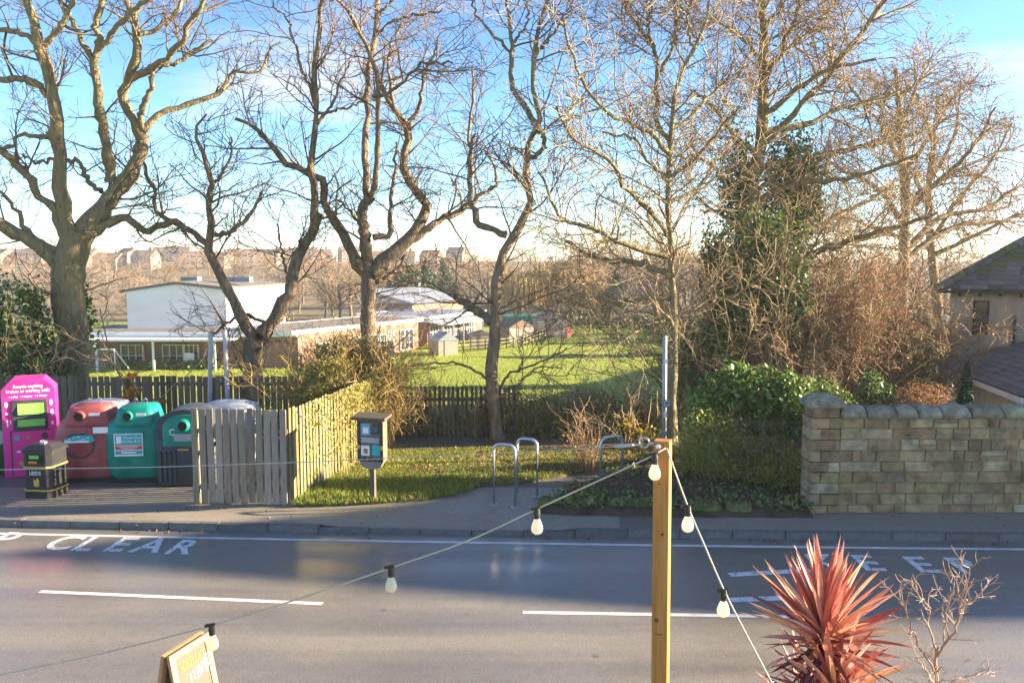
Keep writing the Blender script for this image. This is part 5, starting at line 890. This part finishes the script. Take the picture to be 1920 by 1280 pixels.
festoon('string of white festoon bulbs sloping down to the left of the timber post', [(1249, 840), (1228, 852), (1010, 952), (880, 1012), (735, 1063), (560, 1122), (397, 1172), (200, 1222), (0, 1264), (-300, 1320)], [((1228, 853), .11), ((1007, 955), .22), ((733, 1064), .44), ((397, 1173), .67)], lambda f: PY-.06-.15*f)
festoon('string of white festoon bulbs running down towards the red cordyline', [(1250, 840), (1288, 945), (1320, 1020), (1357, 1105), (1400, 1190), (1455, 1295), (1500, 1390)], [((1290, 950), .17), ((1357, 1108), .5)], lambda f: PY-.06-.6*f)
# A-board
ab = empty('pavement_sign', (G(360, 1290, .12).x-.1, 8.35, .12), 0, 'timber A-board chalk sign standing at the near kerb', 'sign')
ab.location = (-3.22, 8.1, .12); ab.scale = (1, 1, .83); ab.rotation_euler = (0, 0, R(72))
for sgn in (-1, 1):
    q = Matrix.Rotation(R(9)*sgn, 4, 'X'); L_ = 1.16; nm = 'front_board' if sgn < 0 else 'back_board'
    T_ = Matrix.Translation((0, -.02*-sgn*-1, L_)) ; rt = MB()
    def pt4(x, y, z_): return Matrix.Translation((0, .03*sgn, 1.12)) @ Matrix.Rotation(R(9)*sgn, 4, 'X') @ Vector((x, y, z_))
    fr = MB()
    for c, d in (((0, 0, -.035), (.58, .035, .07)), ((0, 0, -1.02), (.58, .035, .07)), ((-.255, 0, -.53), (.07, .034, .92)), ((.255, 0, -.53), (.07, .034, .92))):
        k = len(fr.v); fr.box(c, d); fr.v[k:] = [tuple(pt4(*v)) for v in fr.v[k:]]
    fo = fr.build(nm, wood_b, ab); pn = MB(); pn.box((0, 0, -.53), (.45, .014, .93)); pn.v = [tuple(pt4(*v)) for v in pn.v]; pn.build('chalk_panel', chalk_m, fo)
    if sgn < 0:
        for s_, z_, sz, mt, x in (("SORELLA'S", -.20, .125, orange_m, 0),):
            tx = text(s_, sz, mt, fo, (0, 0, 0), sx=.72 if sz > .1 else .6); tx.matrix_local = Matrix.Translation((0, .03*sgn, 1.12)) @ Matrix.Rotation(R(9)*sgn, 4, 'X') @ Matrix.Translation((x, -.011, z_)) @ Matrix.Rotation(math.pi/2, 4, 'X') @ Matrix.Diagonal((.62, 1.35, 1, 1))
        for x0_, x1_, z0_, z1_ in ((-.02, .0, -.42, -.30), (.03, .05, -.43, -.29), (.07, .09, -.42, -.28), (.11, .125, -.40, -.27), (-.07, -.05, -.43, -.32)):
            st = MB(); st.box(((x0_+x1_)/2, -.010, (z0_+z1_)/2), (x1_-x0_, .004, z1_-z0_)); st.v = [tuple(pt4(*v)) for v in st.v]; st.build('chalk_stroke', tarp_m, fo)
        st = MB(); st.prism([(.15, -.30), (.17, -.24), (.205, -.21), (.21, -.33), (.19, -.42), (.16, -.40)], 'y', -.012, -.008); st.v = [tuple(pt4(*v)) for v in st.v]; st.build('white_sticker', wtext_m, fo)
# cordyline
CY = 6.5; cb_ = P(1548, 1180, CY); cbase = Vector((cb_.x, CY, .12)); co = empty('cordyline', cbase, 0, 'spiky red cordyline with long salmon and orange strap leaves', 'cordyline')
def strap(L_, w_, droop, seed):
    r2 = random.Random(seed); m = MB(); n_ = 9; vs = []
    for i in range(n_):
        t = i/(n_-1); wd = w_*(.55+.45*min(1, t*3))*(1 if t < .55 else max(0, 1-((t-.55)/.45)**1.8)); y = L_*t*(1-.12*droop*t); z_ = -droop*L_*t*t*.5
        vs += [(-wd/2, y, z_+wd*.25), (0, y, z_), (wd/2, y, z_+wd*.25)]
    fs = []
    for i in range(n_-1): fs += [(3*i, 3*i+1, 3*i+4, 3*i+3), (3*i+1, 3*i+2, 3*i+5, 3*i+4)]
    me = bpy.data.meshes.new('leaf'); me.from_pydata(vs, [], fs); me.polygons.foreach_set('use_smooth', [True]*len(fs)); return me
LV = [strap(.72, .056, d, i) for i, d in enumerate((.02, .08, .16, .28))]; LO = [strap(.62, .05, d, 9+i) for i, d in enumerate((.15, .35, .6))]
for me in LV: me.materials.append(cord_m)
for me in LO: me.materials.append(cordd_m)
def head(c, n_, elmin, elmax, mes, smin, smax, up=1.0):
    for i in range(n_):
        az = i*2.39996+random.uniform(-.25, .25); el = elmin+(elmax-elmin)*(i/n_)**up+random.uniform(-.08, .08); s_ = random.uniform(smin, smax); L_ = link('leaf', random.choice(mes), None, co); L_.scale = (s_*random.uniform(.8, 1.15), s_, s_)
        L_.matrix_local = Matrix.Translation(c-cbase+Vector((math.cos(az)*.02, math.sin(az)*.02, -.13+.16*i/n_))) @ Matrix.Rotation(az-math.pi/2, 4, 'Z') @ Matrix.Rotation(el, 4, 'X') @ Matrix.Rotation(random.uniform(-.7, .7), 4, 'Y') @ Matrix.Diagonal((s_*random.uniform(.8, 1.15), s_, s_, 1))
head(cb_, 84, .25, 1.5, LV, .8, 1.08, .8); head(cb_+Vector((0, 0, -.12)), 40, -.5, .35, LO, .7, 1.0)
c2 = P(1562, 1290, CY-.15); head(c2, 70, .05, 1.35, LV, .7, 1.0); head(c2+Vector((0, 0, -.1)), 30, -.6, .2, LO, .7, 1.0)
c3 = P(1520, 1330, CY+.2); head(c3, 45, .1, 1.3, LO+LV[:1], .7, .95)
MB().tube([(0, 0, 0), (.02, 0, .8), Vector(cb_-cbase)], [.07, .055, .04], 10).build('stem', bark_b, co, True); MB().tube([(.02, 0, .5), Vector(c2-cbase)], [.05, .035], 8).build('stem', bark_b, co, True); MB().tube([(.02, 0, .4), Vector(c3-cbase)], [.05, .035], 8).build('stem', bark_b, co, True)
# pale leafless shrub beside it
sy = 6.7; sb = [([(1765, 1420), (1758, 1330), (1755, 1240), (1758, 1215)], 5, 4), ([(1757, 1230), (1790, 1180), (1800, 1130), (1815, 1085), (1822, 1062)], 3.5, 1.2), ([(1757, 1225), (1745, 1190), (1742, 1130), (1748, 1100)], 3, 1.2), ([(1755, 1260), (1725, 1215), (1705, 1170), (1690, 1120)], 3, 1.2), ([(1797, 1150), (1830, 1120), (1858, 1085)], 2.2, 1), ([(1756, 1290), (1730, 1250), (1715, 1225)], 3, 1.2), ([(1770, 1205), (1775, 1150), (1795, 1085)], 2.5, 1.2), ([(1760, 1300), (1800, 1268), (1850, 1262), (1885, 1250)], 2.5, 1), ([(1745, 1140), (1720, 1110), (1712, 1090)], 2, 1)]
Pn, Rn = traced(sy, sb, spread=.6, wig=.008, seed=4); b = np.array(Pn[0][0]); b[2] = .12; sr = empty('leafless_shrub', b, 0, 'pale leafless shrub with knobbly twigs beside the red cordyline', 'shrub'); Pn[0][0][2] = .12; Rn = Rn*.7
A, B = grow(Pn, Rn, 20, .06, .30, 30, 70, 5, .12, .18, .6, .006, .0025, .15); A2, B2 = grow(A, B, 9, .03, .10, 30, 70, 4, .1, .2, .8, .004, .002, .1); V, Q = tubes([(Pn, Rn, 7)]); link('stems', npmesh('stems', V-b, Q, True), shrubtw_m, sr); V, Q = tubes([(A, B, 5), (A2, B2, 4)]); link('twigs', npmesh('twigs', V-b, Q, True), shrubtw_m, sr); tag(bpy.data.objects['twigs'], kind='stuff')

# ------------------------------------------------------------------ air
m = MB(); m.box((0, 340, 6), (1300, 760, 26)); hz = m.build('haze', None);
hm = bpy.data.materials.new('haze_air'); hm.use_nodes = True; hm.node_tree.nodes.clear(); ho = hm.node_tree.nodes.new('ShaderNodeOutputMaterial'); hv = hm.node_tree.nodes.new('ShaderNodeVolumePrincipled')
hv.inputs['Color'].default_value = (.9, .9, .92, 1); hv.inputs['Density'].default_value = .0004; hv.inputs['Anisotropy'].default_value = .2; hm.node_tree.links.new(hv.outputs[0], ho.inputs['Volume']); hz.data.materials.append(hm)
tag(hz, 'thin pale haze in the distance', 'haze', kind='stuff')
